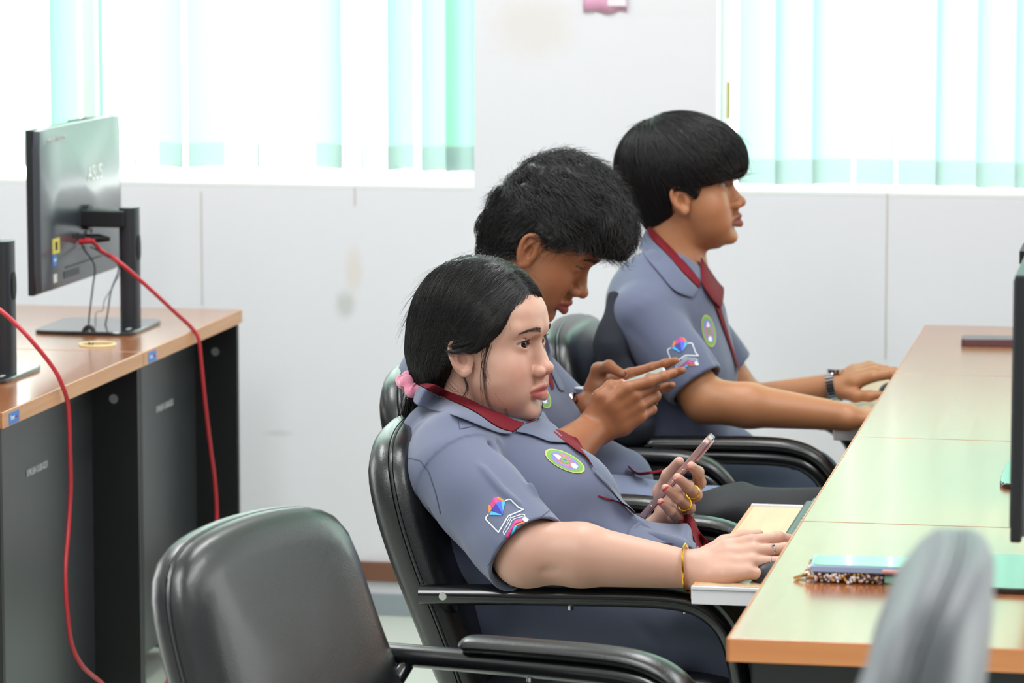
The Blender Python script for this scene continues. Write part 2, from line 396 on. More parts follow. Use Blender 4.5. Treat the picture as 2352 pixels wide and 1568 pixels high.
tray(6.585, 7.28, -.640, 'keyboard tray with white rail under the far man\'s hands')
tray(5.79, 6.50, -.545, 'keyboard tray pushed in under the third right desk')

# keyboard: seen edge-on, keys countable but tiny
def keyboard(cx, cy, rz, label):
    r = empty('keyboard', (cx, cy, .641), rz); tag(r, label, 'keyboard')
    MB().box((-.068, -.22, 0), (.068, .22, .014), .005).build('case', M['kb'], r)
    rnd = mat('key_grey', (86, 104, 103), .4) if 'key_grey' not in bpy.data.materials else bpy.data.materials['key_grey']
    for k in range(6):
        for j in range(15):
            x = -.055+k*.0205; y = -.205+j*.0285
            MB().box((x, y, .012), (x+.0175, y+.0255, .0185), .002).build('key', rnd, r)
    return r
keyboard(-.528, 5.46, 0, 'grey keyboard on the woman\'s pale wood tray, half under the desk')
keyboard(-.50, 6.90, 0, 'grey keyboard on the far man\'s tray under his hands')
def mouse(x, y, rz, label):
    r = empty('computer_mouse', (x, y, .641), rz); tag(r, label, 'mouse')
    R_ = []
    for i in range(13):
        t = i/12; z = .001+.030*t; s = math.sqrt(max(0, 1-(t)**2.6)); s = max(s, .02)
        R_.append([(.047*s*math.cos(p)*(1-.05*math.cos(p))-.004*t, .031*s*math.sin(p), z) for p in np.arange(32)/32*2*PI])
    MB().loft(R_).build('shell', M['bplastic'], r)
    MB().cyl((.028, -.004, .030), (.028, .004, .030), .007, 16).build('scroll_wheel', M['kb'], r)
    return r
mouse(-.560, 5.060, 0, 'black computer mouse under the woman\'s right hand on the tray')
mouse(-.545, 7.03, .2, 'black computer mouse under the far man\'s left hand')

# ------------------------------------------------------------ all-in-one computers on the left desks (seen from behind)
def monitor(loc, rz, label, tilt=0.0, zb=.097, stickers=True):
    r = empty('desktop_computer', loc, rz); tag(r, label, 'computer')
    # local: +x is where the back faces, y along the screen width
    Wd, Hh = .545, .305
    mb = MB()
    mb.box((-.004, -Wd/2, zb), (.010, Wd/2, zb+Hh+.02), .003)
    body = mb.build('display_housing', M['bplastic'], r)
    MB().box((-.0052, -Wd/2+.006, zb+.018), (-.0038, Wd/2-.006, zb+Hh+.014), .0003).build('screen', M['glass_black'], r)
    R_ = []
    for t, sc in ((0, 1), (.6, 1), (.85, .997), (.95, .992), (1.0, .975)):
        x = .008+.016*t; a, c = Wd/2*sc-.002, Hh/2*sc+.008
        zc = zb+.012+Hh/2; ring = []
        for p in np.arange(48)/48*2*PI:
            cx_, sx_ = math.cos(p), math.sin(p); q = (abs(cx_)**40+abs(sx_)**40)**(-1/40)
            ring.append((x, a*cx_*q, zc+c*sx_*q))
        R_.append(ring)
    bk = MB().loft(R_).build('back_cover', M['mback'], r)
    xb = .0245
    def fm(y, z, e=0): return frame_m((xb+e, y, z), (0, 1, 0), (0, 0, 1))
    def cut(a, c, m, nm): o = MB().box(a, c).build(nm, m, bk, smooth=False); return o
    o = text_mesh('ASUS', .042, M['logo'], 'logo', fm(.085, zb+.215)); o.parent = bk
    o = text_mesh('KPRU69-13.00-0235', .0135, M['wtext'], 'asset_number', fm(-.165, zb+.300)); o.parent = bk
    cut((-.012, .02, zb+Hh+.004), (.012, .13, zb+Hh+.0205), M['dark'], 'top_handle_slot')
    cut((xb-.001, -.20, zb+.075), (xb+.0006, -.155, zb+.105), M['yel'], 'yellow_sticker')
    cut((xb, -.184, zb+.082), (xb+.0009, -.170, zb+.098), M['dark'], 'sticker_mark')
    cut((xb-.001, -.20, zb+.052), (xb+.0006, -.175, zb+.073), M['blu'], 'blue_sticker')
    o = text_mesh('intel', .010, M['white'], 'sticker_text', fm(-.1875, zb+.063, .0008)); o.parent = bk
    cut((xb-.001, -.196, zb+.018), (xb+.0006, -.175, zb+.035), M['wtext'], 'label')
    cut((xb-.001, -.13, zb+.020), (xb+.0004, -.03, zb+.034), mat('grey_label', (70, 74, 80), .5) if 'grey_label' not in bpy.data.materials else bpy.data.materials['grey_label'], 'label')
    for k in range(14): cut((xb-.001, -.12+k*.018, zb+.04), (xb+.0005, -.112+k*.018, zb+.0425), M['dark'], 'vent_slot')
    for y, w_ in ((-.065, .012), (-.04, .008), (.01, .016), (.05, .012)): cut((xb-.001, y, zb+.095), (xb+.0007, y+w_, zb+.103), M['dark'], 'port')
    # stand: arm, column with a hole, base plate
    mb = MB(); mb.tube([(xb-.004, .02, zb+.130), (.034, .02, zb+.130)], .026, 24, up=(0, 0, 1)); mb.box((.02, -.010, zb+.112), (.115, .05, zb+.147), .004)
    mb.build('arm', M['bplastic'], r)
    mb = MB(); H0, H1 = .008, zb+.152
    ring = lambda z, hole=0: [(.116+.019*(abs(math.cos(p))**(2/3.))*math.copysign(1, math.cos(p)), 0.02+.024*(abs(math.sin(p))**(2/3.))*math.copysign(1, math.sin(p)), z) for p in np.arange(32)/32*2*PI]
    mb.loft([ring(H0), ring(H1-.004), ring(H1)])
    cb = mb.build('column', mat('stand_plastic', (40, 42, 47), .42) if 'stand_plastic' not in bpy.data.materials else bpy.data.materials['stand_plastic'], r)
    hb = MB().tube([(.1355, .02, z) for z in np.linspace(zb+.045, zb+.095, 5)], [.010, .0150, .0160, .0150, .010], 12, up=(0, 1, 0), flat=(.8, .14)); hb.build('cable_hole', M['dark'], cb)
    mb = MB(); R_ = []
    for z, s in ((0, .99), (.002, 1), (.006, 1), (.008, .985)):
        ring2 = []
        for p in np.arange(56)/56*2*PI:
            cx_, sx_ = math.cos(p), math.sin(p); q = (abs(cx_)**9+abs(sx_)**9)**(-1/9)
            ring2.append((.048+.105*s*cx_*q, .02+.12*s*sx_*q, z))
        R_.append(ring2)
    mb.loft(R_); mb.build('base_plate', mat('base_gloss', (34, 38, 40), .14, coat=.5) if 'base_gloss' not in bpy.data.materials else bpy.data.materials['base_gloss'], r)
    o = text_mesh('ASUS', .010, M['logo'], 'base_logo', frame_m((.13, -.04, .0083), (0, 1, 0), (-1, 0, 0)));o.parent = r
    return r
# base corner points from the picture fix the place
monB = monitor((-2.222, 6.917, ZT), 0.0, 'black all-in-one computer on the far left desk, whole back and stand visible')
monA = monitor((-2.240, 6.185, ZT), 0.0, 'black all-in-one computer at the left edge of the photo, cut by the frame')
# right row: computers facing the people (seen edge-on at the right border)
monC = monitor((-.198, 4.56, ZT), 0.0, 'black all-in-one computer at the right edge standing on the front desk')
monD = monitor((-.210, 5.37, ZT), 0.0, 'black all-in-one computer base beyond the edge-on screen, second right desk')
# cables
def cable(name, pts, r, m, label=None, n=10, sides=8):
    o = MB().tube(spline(pts, n), r, sides).build(name, m)
    if label: tag(o, label, 'cable')
    return o
def lp(o, x, y, z): return np.array(Matrix.Translation(o.location) @ o.rotation_euler.to_matrix().to_4x4() @ Vector((x, y, z)))
pB = lp(monB, .03, -.035, .097+.085)
cable('network_cable', [pB+(-.004, 0, 0), pB+(.02, 0, .003), atx(238, 580, -2.150), atx(265, 595, -2.096), atx(330, 650, -2.046), atx(400, 715, -2.0), atx(440, 757, -1.977)+(0, 0, .004), atx(456, 780, -1.965), atx(463, 840, -1.962), atx(472, 930, -1.96), atx(484, 1030, -1.96), atx(494, 1110, -1.96), atx(498, 1190, -1.96), atx(492, 1300, -1.955), atx(470, 1420, -1.95), np.array([-2.0, 6.62, .006])], .0042, M['red'],
      'red network cable from the whole computer over the far left desk edge')
plug = MB().tube([pB+(-.003, 0, 0), pB+(.03, -.002, .002)], [.006, .0048], 10).build('plug', M['red']); plug.parent = bpy.data.objects['network_cable']
pA = lp(monA, .03, -.035, .097+.085)
cable('network_cable', [pA, pA+(.03, 0, .0), atx(-60, 672, -2.13), atx(0, 712, -2.07), atx(60, 768, -2.02), atx(120, 845, -1.98)+(0, 0, .003), atx(143, 885, -1.966), atx(156, 930, -1.962), atx(160, 1020, -1.96), atx(162, 1120, -1.96), atx(157, 1210, -1.96), atx(150, 1310, -1.955), atx(154, 1400, -1.95), atx(165, 1480, -1.95), atx(190, 1530, -1.945), atx(235, 1570, -1.94), atx(280, 1620, -1.93)], .0042, M['red'],
      'red network cable running down in front of the nearest left desk panel')
q = lp(monB, .03, -.03, .097+.08)
dd = lambda px, py, X=-2.16: atx(px, py, X)
c0 = cable('power_cable', [q, q+(.006, 0, -.012), dd(217, 610), dd(213, 660), dd(206, 715), dd(203, 752), dd(200, 780), atz(206, 788, ZT+.003)], .0018, M['cable'], 'thin black cable hanging from the left computer into the desk hole')
cable('power_cable', [lp(monB, .03, .03, .165), dd(262, 590), dd(272, 620), dd(255, 668), dd(247, 720), dd(238, 757), dd(222, 775), atz(212, 790, ZT+.003)], .0016, M['cable'], 'black wire hanging closest to the stand of the left computer')
cable('power_cable', [lp(monB, .03, .035, .165), dd(274, 612), dd(262, 652), dd(240, 690), dd(236, 712), dd(221, 718), dd(219, 748), dd(214, 765)], .0012, mat('grey_wire', (120, 125, 125), .4), 'thin grey crumpled wire between the black ones')
vr = dd(203, 771); mb = MB()
mb.tube([vr+np.array([.011*math.cos(p), .011*math.sin(p)*.4, .0155*math.sin(p)+.002]) for p in np.arange(20)/20*2*PI], .0048, 8, closed=True, flat=(1, 1)); tag(mb.build('cable_strap', M['cable']), 'black velcro cable strap at the desk hole', 'strap')
hc = atz(224, 792, ZT); tag(MB().tube([hc+(.035*math.cos(p), .035*math.sin(p), .001) for p in np.arange(24)/24*2*PI], .003, 8, closed=True).build('cable_grommet', mat('cream_plastic', (222, 205, 150), .3)), 'cream cable grommet ring in the left desktop', 'grommet')
tag(MB().tube([lp(monB, .026, .015, .185), lp(monB, .052, .015, .185), lp(monB, .075, .02, .183)], [.008, .009, .004], 10).build('video_plug', M['bplastic']), 'black plug sticking out of the left computer back', 'plug')

# ------------------------------------------------------------ chairs
def backrest_parts(r, leather, Wb=.47, z0=.40, z1=.832, xr=-.250, lean=math.radians(12.5), th=.085):
    # ring outline in (y, h); h measured along the leaned back
    def outline(s, n=64):
        pts = []; hc = (z1-z0)/2
        for p in (np.arange(n)+.5)/n*2*PI:
            c, q = math.cos(p), math.sin(p); e = 7.0
            k = (abs(c)**e+abs(q)**e)**(-1/e)
            y = Wb/2*c*k; h = hc*q*k
            y *= 1-.06*(h/hc) if h > 0 else 1+.03*(-h/hc)
            if h > 0: h -= .026*(y/(Wb/2))**2*(h/hc)
            pts.append((y*s, h*s))
        return pts
    def P(x, y, h):
        hh = h+(z1-z0)/2
        bow = .10*(y**2)*2.0          # wraps a little forward at the sides
        xx = xr+x+bow+.02*math.cos(hh*9)
        return (xx-hh*math.sin(lean), y, z0+hh*math.cos(lean))
    prof = [(.0, .02), (-.003, .35), (.0, .62), (.005, .84), (.014, .945), (.024, .985), (.035, 1.0), (.043, 1.0), (.047, .975), (.051, 1.0), (.062, .998), (th-.014, .975), (th-.003, .92), (th+.006, .80), (th+.012, .60), (th+.016, .35), (th+.016, .02)]
    rings = [[P(x, y, h) for y, h in outline(s)] for x, s in prof]
    MB().loft(rings).build('backrest', leather, r)
    for x, s, rr in ((.0475, .992, .0030),):
        MB().tube([P(x, y, h) for y, h in outline(s, 96)], rr, 8, closed=True).build('piping', leather, r)
def make_chair(leather, **kw):
    r = empty('office_armchair', (0, 0, 0))
    backrest_parts(r, leather, **kw)
    # seat cushion
    R_ = []
    for z, s in ((.385, .9), (.392, .98), (.41, 1.0), (.44, 1.0), (.458, .985), (.468, .94), (.474, .8), (.478, .4), (.478, .02)):
        ring = []
        for p in np.arange(56)/56*2*PI:
            c, q = math.cos(p), math.sin(p); k = (abs(c)**6+abs(q)**6)**(-1/6)
            ring.append((.015+.235*c*k*s, .225*q*k*s, z-.02*(c*k < -.3)*abs(c)))
        R_.append(ring)
    MB().loft(R_).build('seat', leather, r)
    for sy in (-1, 1):
        y = .25*sy
        path = spline([(-.245, y, .597), (-.10, y, .600), (.05, y, .602), (.13, y, .600), (.175, y, .588), (.21, y, .555), (.228, y, .50), (.238, y, .42), (.248, y, .30), (.255, y, .10), (.245, y, .035), (.20, y, .017), (.0, y, .016), (-.24, y, .016)], 8)
        MB().tube(path, .0165, 16, up=(0, 1, 0), flat=(1.15, .95)).build('arm_frame', M['bmetal'], r)
        # padded rest on top of the arm, following the bend
        pp_ = spline([(-.112, y, .618), (-.102, y, .623), (-.03, y, .625), (.08, y, .627), (.145, y, .623), (.19, y, .607), (.222, y, .575), (.240, y, .535), (.246, y, .51)], 6)
        n = len(pp_); rad = np.full(n, .0255); rad[0] = .012; rad[1] = .018; rad[2] = .022; rad[-1] = .010; rad[-2] = .017; rad[-3] = .022
        MB().tube(pp_, rad, 18, up=(0, 1, 0), flat=(1.0, .50)).build('armrest_pad', M['padleather'] if leather == M['leather'] else leather, r)
        bo = MB().cyl((-.208, y+sy*.015, .598), (-.208, y+sy*.0195, .598), .0058, 16).build('bolt', M['chrome'], r)
        MB().cyl((-.205, y-sy*.0, .59), (-.205, y-sy*.05, .56), .011, 12).build('bracket', M['bmetal'], r)
        for xb_ in (-.02, .15): MB().cyl((xb_, y, .580), (xb_, y, .586), .0045, 12).build('screw', M['chrome'], r)
    for x, z in ((-.13, .375), (.14, .375)): MB().tube([(x, -.25, z), (x, .25, z)], .012, 10).build('crossbar', M['bmetal'], r)
    for sy in (-1, 1): MB().tube([(-.13, .25*sy, .375), (.242, .25*sy, .375)], .011, 10).build('side_rail', M['bmetal'], r)
    MB().tube([(-.24, -.25, .016), (-.24, .25, .016)], .014, 10).build('floor_bar', M['bmetal'], r)
    return r
chair = make_chair(M['leather'])
chair.location = (-.868, 5.345, 0); chair.rotation_euler = (0, 0, math.radians(2))
tag(chair, 'black leather armchair the woman leans back in', 'chair', 'office armchairs')
def place_chair(x, y, rz, label, src=chair):
    c = copy_tree(src); c.location = (x, y, 0); c.rotation_euler = (0, 0, math.radians(rz)); c['label'] = label; return c
place_chair(-1.005, 6.02, 2, 'black leather armchair of the man looking down at his phone')
place_chair(-.85, 6.70, 0, 'black leather armchair of the man farthest back')
place_chair(-.900, 4.36, -16, 'empty black leather armchair in the foreground left of the desk')
# ------------------------------------------------------------ implicit body modelling: smooth unions of tapered limbs, meshed in one piece
def unit(v): v = np.asarray(v, float); return v/np.linalg.norm(v)
class Frame:
    def __init__(s, o=(0, 0, 0), yaw=0, pitch=0, roll=0, k=1.0):
        s.o = np.array(o, float); s.k = k
        y, p, r = map(math.radians, (yaw, pitch, roll))
        s.R = np.array((Matrix.Rotation(y, 3, 'Z') @ Matrix.Rotation(p, 3, 'Y') @ Matrix.Rotation(r, 3, 'X')))
    def w(s, p): return s.o+s.R @ (np.array(p, float)*s.k)
    def W(s, P): return s.o+(np.asarray(P)*s.k) @ s.R.T
    def l(s, P): return ((P-s.o) @ s.R)/s.k
class SDF:
    def __init__(s): s.p = []
    def cone(s, a, b, ra, rb, k=.01, op='u'):
        a = np.array(a, float); b = np.array(b, float); ab = b-a; L2 = ab@ab+1e-12
        def f(P):
            t = np.clip(((P-a)@ab)/L2, 0, 1); return np.linalg.norm(P-a-t[:, None]*ab, axis=1)-(ra+(rb-ra)*t)
        s.p.append((op, k, f, (a+b)/2, math.sqrt(L2)/2+max(ra, rb))); return s
    def chain(s, pts, rs, k=.01, op='u'):
        for i in range(len(pts)-1): s.cone(pts[i], pts[i+1], rs[i], rs[i+1], k, op)
        return s
    def ell(s, c, r, R=None, k=.01, op='u'):
        c = np.array(c, float); r = np.broadcast_to(np.array(r, float), (3,)); R = np.eye(3) if R is None else R
        def f(P):
            q = (P-c)@R; k0 = np.linalg.norm(q/r, axis=1); k1 = np.linalg.norm(q/(r*r), axis=1)+1e-9; return k0*(k0-1)/k1
        s.p.append((op, k, f, c, float(r.max()))); return s
    def fn(s, f, c, rad, k=.01, op='u'): s.p.append((op, k, f, np.array(c, float), rad)); return s
    def ev(s, P, c, rad):
        d = np.full(len(P), .08)
        for op, k, f, pc, pr in s.p:
            if np.linalg.norm(pc-c)-pr-rad > k+.012+(.03 if op == 'u' else 0): continue
            e = f(P)
            if op == 'u':
                h = np.clip(.5+.5*(d-e)/k, 0, 1); d = d+(e-d)*h-k*h*(1-h)
            elif op == 's':
                h = np.clip(.5-.5*(d+e)/k, 0, 1); d = d+(-e-d)*h+k*h*(1-h)
            else: d = d+e          # displacement
        return d
    def mesh(s, lo, hi, h, margin=.006):
        B = 8; bs = B*h; lo = np.array(lo, float); n = np.ceil((np.array(hi)-lo)/bs).astype(int)
        I = np.stack(np.meshgrid(*[np.arange(q) for q in n], indexing='ij'), -1).reshape(-1, 3)
        sup = 4; key = (I//sup); order = np.lexsort((key[:, 2], key[:, 1], key[:, 0])); I = I[order]; key = key[order]
        cut = np.flatnonzero(np.any(np.diff(key, axis=0) != 0, axis=1))+1; act = []
        hd = bs*.87
        for g in np.split(np.arange(len(I)), cut):
            C = lo+(I[g]+.5)*bs; c = (C.min(0)+C.max(0))/2; rad = np.linalg.norm(C.max(0)-c)+hd
            d = s.ev(C, c, rad); act.append(I[g][np.abs(d) < hd*1.25+margin])
        act = np.concatenate(act)
        L = np.stack(np.meshgrid(*[np.arange(B+1)]*3, indexing='ij'), -1).reshape(-1, 3)
        eoff = [((0, 0, 0), (1, 0, 0)), ((0, 1, 0), (1, 1, 0)), ((0, 0, 1), (1, 0, 1)), ((0, 1, 1), (1, 1, 1)),
                ((0, 0, 0), (0, 1, 0)), ((1, 0, 0), (1, 1, 0)), ((0, 0, 1), (0, 1, 1)), ((1, 0, 1), (1, 1, 1)),
                ((0, 0, 0), (0, 0, 1)), ((1, 0, 0), (1, 0, 1)), ((0, 1, 0), (0, 1, 1)), ((1, 1, 0), (1, 1, 1))]
        keys = []; pos = []; quads = []; BIG = 1 << 20
        pk = lambda Q: (Q[:, 0].astype(np.int64)*BIG+Q[:, 1])*BIG+Q[:, 2]
        CH = 16
        for a0 in range(0, len(act), CH):
            A = act[a0:a0+CH]; G = (A[:, None, :]*B+L[None]); Pw = lo+G.reshape(-1, 3)*h
            c = (Pw.min(0)+Pw.max(0))/2; rad = np.linalg.norm(Pw.max(0)-c)
            V = s.ev(Pw, c, rad).reshape(len(A), B+1, B+1, B+1)
            acc = np.zeros((len(A), B, B, B, 3)); cnt = np.zeros((len(A), B, B, B))
            def sl(o): return V[:, o[0]:B+o[0], o[1]:B+o[1], o[2]:B+o[2]]
            for p, q in eoff:
                vp, vq = sl(p), sl(q); m = (vp < 0) != (vq < 0); t = np.where(m, vp/(vp-vq+1e-20), 0)
                for ax in range(3): acc[..., ax] += m*(p[ax]+(q[ax]-p[ax])*t)
                cnt += m
            ii = np.argwhere(cnt > 0)
            if len(ii) == 0: continue
            gc = A[ii[:, 0]]*B+ii[:, 1:]; v = lo+(gc+acc[tuple(ii.T)]/cnt[tuple(ii.T)][:, None])*h
            keys.append(pk(gc+1)); pos.append(v)
            for ax in range(3):
                q = [0, 0, 0]; q[ax] = 1; vp, vq = sl((0, 0, 0)), sl(q); m = (vp < 0) != (vq < 0)
                jj = np.argwhere(m)
                if len(jj) == 0: continue
                g = A[jj[:, 0]]*B+jj[:, 1:]+1; u_, v_ = (ax+1) % 3, (ax+2) % 3
                eu = np.zeros(3, int); eu[u_] = 1; ev_ = np.zeros(3, int); ev_[v_] = 1
                Q = np.stack([pk(g), pk(g-eu), pk(g-eu-ev_), pk(g-ev_)], 1); inside = vp[tuple(jj.T)] < 0
                Q[~inside] = Q[~inside][:, ::-1]; quads.append(Q)
        keys = np.concatenate(keys); pos = np.concatenate(pos); Q = np.concatenate(quads)
        o = np.argsort(keys); keys = keys[o]; pos = pos[o]
        ix = np.searchsorted(keys, Q); ix = np.clip(ix, 0, len(keys)-1); ok = np.all(keys[ix] == Q, axis=1); ix = ix[ok][:, ::-1]
        ee = np.concatenate([ix[:, [0, 1]], ix[:, [1, 2]], ix[:, [2, 3]], ix[:, [3, 0]]])
        for lam in (.5, -.52, .5):           # Taubin smoothing
            acc = np.zeros_like(pos); cn = np.zeros(len(pos))
            for k in range(3): acc[:, k] = np.bincount(ee[:, 0], pos[ee[:, 1], k], len(pos))+np.bincount(ee[:, 1], pos[ee[:, 0], k], len(pos))
            cn = np.bincount(ee[:, 0], minlength=len(pos))+np.bincount(ee[:, 1], minlength=len(pos))
            pos = pos+lam*(acc/np.maximum(cn, 1)[:, None]-pos)
        return pos, ix
def mesh_obj(name, pos, quads, mats, parent=None, color=None, mi=None):
    me = bpy.data.meshes.new(name); me.vertices.add(len(pos)); me.vertices.foreach_set('co', pos.astype(np.float32).ravel())
    k = quads.shape[1]
    me.loops.add(quads.size); me.loops.foreach_set('vertex_index', quads.astype(np.int32).ravel())
    me.polygons.add(len(quads)); me.polygons.foreach_set('loop_start', np.arange(len(quads), dtype=np.int32)*k)
    if not isinstance(mats, (list, tuple)): mats = [mats]
    for q in mats: me.materials.append(q)
    if mi is not None: me.polygons.foreach_set('material_index', mi.astype(np.int32))
    me.update(calc_edges=True); me.shade_smooth()
    if color is not None:
        at_ = me.color_attributes.new('tint', 'FLOAT_COLOR', 'POINT'); c4 = np.ones((len(pos), 4), np.float32); c4[:, :3] = color
        at_.data.foreach_set('color', c4.ravel())
    o = bpy.data.objects.new(name, me); col.objects.link(o)
    if parent is not None: keep(o, parent)
    return o
def bvh_of(o):
    me = o.data; n = len(me.vertices); v = np.empty(n*3, np.float32); me.vertices.foreach_get('co', v)
    return BVHTree.FromPolygons(v.reshape(-1, 3).tolist(), [tuple(p.vertices) for p in me.polygons])
def sstep(a, b, x): t = np.clip((x-a)/(b-a), 0, 1); return t*t*(3-2*t)
def seg_d(P, a, b):
    a = np.array(a, float); b = np.array(b, float); ab = b-a; t = np.clip(((P-a)@ab)/(ab@ab), 0, 1); return np.linalg.norm(P-a-t[:, None]*ab, axis=1), t
def folds(S, lst, gain=1.0):                        # cloth folds: (points, height, width); height>0 raises a ridge, <0 a valley
    for pts, amp, wd in lst:
        amp *= 1.55*gain; wd *= .80
        pts = [np.array(p, float) for p in pts]
        if len(pts) > 2: pts = list(spline(pts, 4))
        P0 = np.array(pts); c = (P0.min(0)+P0.max(0))/2; rad = np.linalg.norm(P0.max(0)-c)+wd*2.2
        def f(P, pts=pts, amp=amp, wd=wd):
            dm = np.full(len(P), 9.); tt = np.zeros(len(P)); n = len(pts)-1
            for i in range(n):
                d, t = seg_d(P, pts[i], pts[i+1]); m = d < dm; dm = np.where(m, d, dm); tt = np.where(m, (i+t)/n, tt)
            fade = np.sin(np.clip(tt, .02, .98)*PI)**.6
            return -amp*fade*np.exp(-(dm/wd)**2)
        S.p.append(('d', 0., f, c, rad))
def weave(S, c, rad, amp=.0012, sc=28., seed=0):    # soft irregular rumpling of the cloth
    rs = np.random.RandomState(seed); K = rs.normal(size=(7, 3))*sc*np.array([.6, 1., .8]); ph = rs.uniform(0, 6.28, 7)
    def f(P):
        wv = P+.02*np.sin(P[:, [1, 2, 0]]*17+seed); d = np.zeros(len(P))
        for k, p in zip(K, ph): d += np.sin(wv@k+p)
        return amp*d/2.6
    S.p.append(('d', 0., f, np.array(c, float), rad))

# ------------------------------------------------------------ head
FZ = np.array([-.116, -.111, -.103, -.092, -.08, -.068, -.055, -.04, -.02, 0, .015, .03, .05, .07, .085])
def head(S, F, eye_open=.0047, eye_low=.0042, cheek=1.0, nose=1.0, lips=1.0, chin=0.0, ear_sides=(-1, 1), jaw=1.0, back=0.0):
    xf = np.array([.056, .070, .0785, .081, .0795, .0815, .083, .0825, .0795, .078, .0855, .0900, .0865, .072, .052])+0.
    xf[:5] += chin*np.array([1, 1, 1, .7, .3])
    xb = np.array([.03, .012, .004, -.004, -.01, -.015, -.02, -.03, -.04, -.05, -.055, -.06, -.06, -.055, -.04])
    wd = np.array([.012, .022, .034, .045, .0525, .058, .0625, .0665, .069, .0695, .0695, .069, .066, .056, .042])*np.where(FZ < -.05, jaw, 1)
    Zd = np.linspace(FZ[0], FZ[-1], 160); ker = np.exp(-(np.arange(-14, 15)/6.)**2); ker /= ker.sum()
    sm = lambda v: np.convolve(np.pad(np.interp(Zd, FZ, v), 14, mode='reflect', reflect_type='odd'), ker, 'valid')
    Xf, Xb, Wd = sm(xf), sm(xb), sm(wd)
    def f(P):
        q = F.l(P); x, y, z = q.T
        a = np.interp(z, Zd, Xf); b = np.interp(z, Zd, Xb); w_ = np.interp(z, Zd, Wd); c = (a+b)/2; h = (a-b)/2
        n = 2.35; k = (np.abs((x-c)/h)**n+np.abs(y/w_)**n)**(1/n); d = (k-1)*np.minimum(h, w_)*.95
        dz = np.maximum(z-FZ[-1], FZ[0]-z); d = np.where(dz > 0, np.sqrt(np.maximum(d, 0)**2+dz**2), d)
        return d*F.k
    K = F.k; w_ = F.w; R = F.R
    def E(c, r, k, op='u', rot=None): S.ell(w_(c), np.array(r)*K, R if rot is None else R@rot, k*K, op)
    def Cn(a, b, ra, rb, k, op='u'): S.cone(w_(a), w_(b), ra*K, rb*K, k*K, op)
    E((-.006+back/2, 0, .026), (.092-back/2, .0755, .084), .01)
    S.fn(f, F.w((.02, 0, -.02)), .13*K, .012*K)
    E((.03, 0, -.094), (.040, .036, .020), .02)
    for s in (-1, 1):
        E((.049, .040*s, -.040), (.028*cheek, .024*cheek, .030), .018)
        E((.048, .034*s, -.072), (.028*cheek, .020*cheek, .022), .018)
        Cn((.081, .012*s, .019), (.068, .046*s, .021), .010, .008, .012)
        E((.084, .0175*s, -.001), (.008, .009, .010), .010, 's')
    # nose
    Cn((.0715, 0, .010), (.0935*nose, 0, -.033), .0070, .0095, .012)
    E((.0968*nose, 0, -.0360), (.0115, .0118, .0100), .005)
    for s in (-1, 1): E((.0895, .0136*s, -.0400), (.0112, .0068, .0082), .0030)
    Cn((.0865, 0, -.046), (.0865, 0, -.060), .006, .0055, .008)
    for s in (-1, 1): E((.0945, .0074*s, -.0482), (.0068, .0036, .0056), .0016, 's')
    # mouth
    l = lips
    for s in (-1, 1):
        Cn((.0915, .0040*s, -.0618), (.0785, .0230*s, -.0690), .0062*l, .0030, .0035)
        Cn((.0905, .0*s, -.0762), (.0790, .0195*s, -.0735), .0080*l, .0036, .0035)
    for s in (-1, 1): Cn((.1035, 0, -.0688), (.0815, .0262*s, -.0712), .0020, .0012, .0018, 's')
    Cn((.0885, -.010, -.0870), (.0885, .010, -.0870), .0035, .0035, .006, 's')
    E((.0735, 0, -.1015), (.0115, .017, .0115), .016)
    # eyes: lids over the ball with an almond opening
    for s in (-1, 1):
        ec = np.array((.0648, .0315*s, 0.))
        E(ec, (.0148, .0175, .0135), .006)
        def op_(P, ec=ec, s=s):
            q = F.l(P)-ec; y = q[:, 1]*s; t = np.clip((y+.0005)/.0172, -1, 1); tilt = y*.10
            up = eye_open*(1-np.abs(t)**2.2)+tilt; lo_ = -eye_low*(1-np.abs(t)**1.8)+tilt
            d = np.maximum(q[:, 2]-up, lo_-q[:, 2]); d = np.maximum(d, np.abs(y+.0005)-.0172); d = np.maximum(d, .004-q[:, 0]); return d*K
        S.fn(op_, w_(ec+np.array((.01, 0, 0))), .024*K, .0012*K, 's')
        # crease above the lid
        Cn(ec+(.0150, -.010*s, .0075), ec+(.0128, .010*s, .0098), .0012, .0010, .002, 's')
    # ears
    for s in ear_sides:
        rt = np.array(Matrix.Rotation(math.radians(-12), 3, 'Y') @ Matrix.Rotation(math.radians(-16*s), 3, 'Z'))
        def e(p): q = rt @ (np.array(p, float)*.86); return (q[0]-.001, s*.0725+q[1], q[2]-.016)
        E(e((-.004, .004*s, 0)), (.0175, .0045, .029), .004, rot=rt)
        hel = [(.008, .004*s, .006), (.010, .006*s, .018), (.004, .009*s, .0275), (-.008, .010*s, .029), (-.018, .010*s, .020), (-.0205, .009*s, .006), (-.017, .008*s, -.010), (-.010, .006*s, -.021), (-.002, .004*s, -.029)]
        hel = [e(p) for p in spline(hel, 3)]
        for a, b in zip(hel[:-1], hel[1:]): Cn(a, b, .0034, .0034, .002)
        Cn(e((.001, .003*s, -.027)), e((-.003, .004*s, -.030)), .0065, .006, .004)
        ah = [e(p) for p in ((-.004, .008*s, .016), (-.011, .008*s, .004), (-.010, .007*s, -.010), (-.003, .006*s, -.017))]
        for a, b in zip(ah[:-1], ah[1:]): Cn(a, b, .0032, .003, .002)
        E(e((-.001, .010*s, -.003)), (.0075, .0075, .0110), .003, 's', rot=rt)
        E(e((-.013, .012*s, .012)), (.0025, .005, .010), .002, 's', rot=rt)
        Cn(e((.009, .003*s, .0)), e((.008, .004*s, -.010)), .0045, .004, .003)
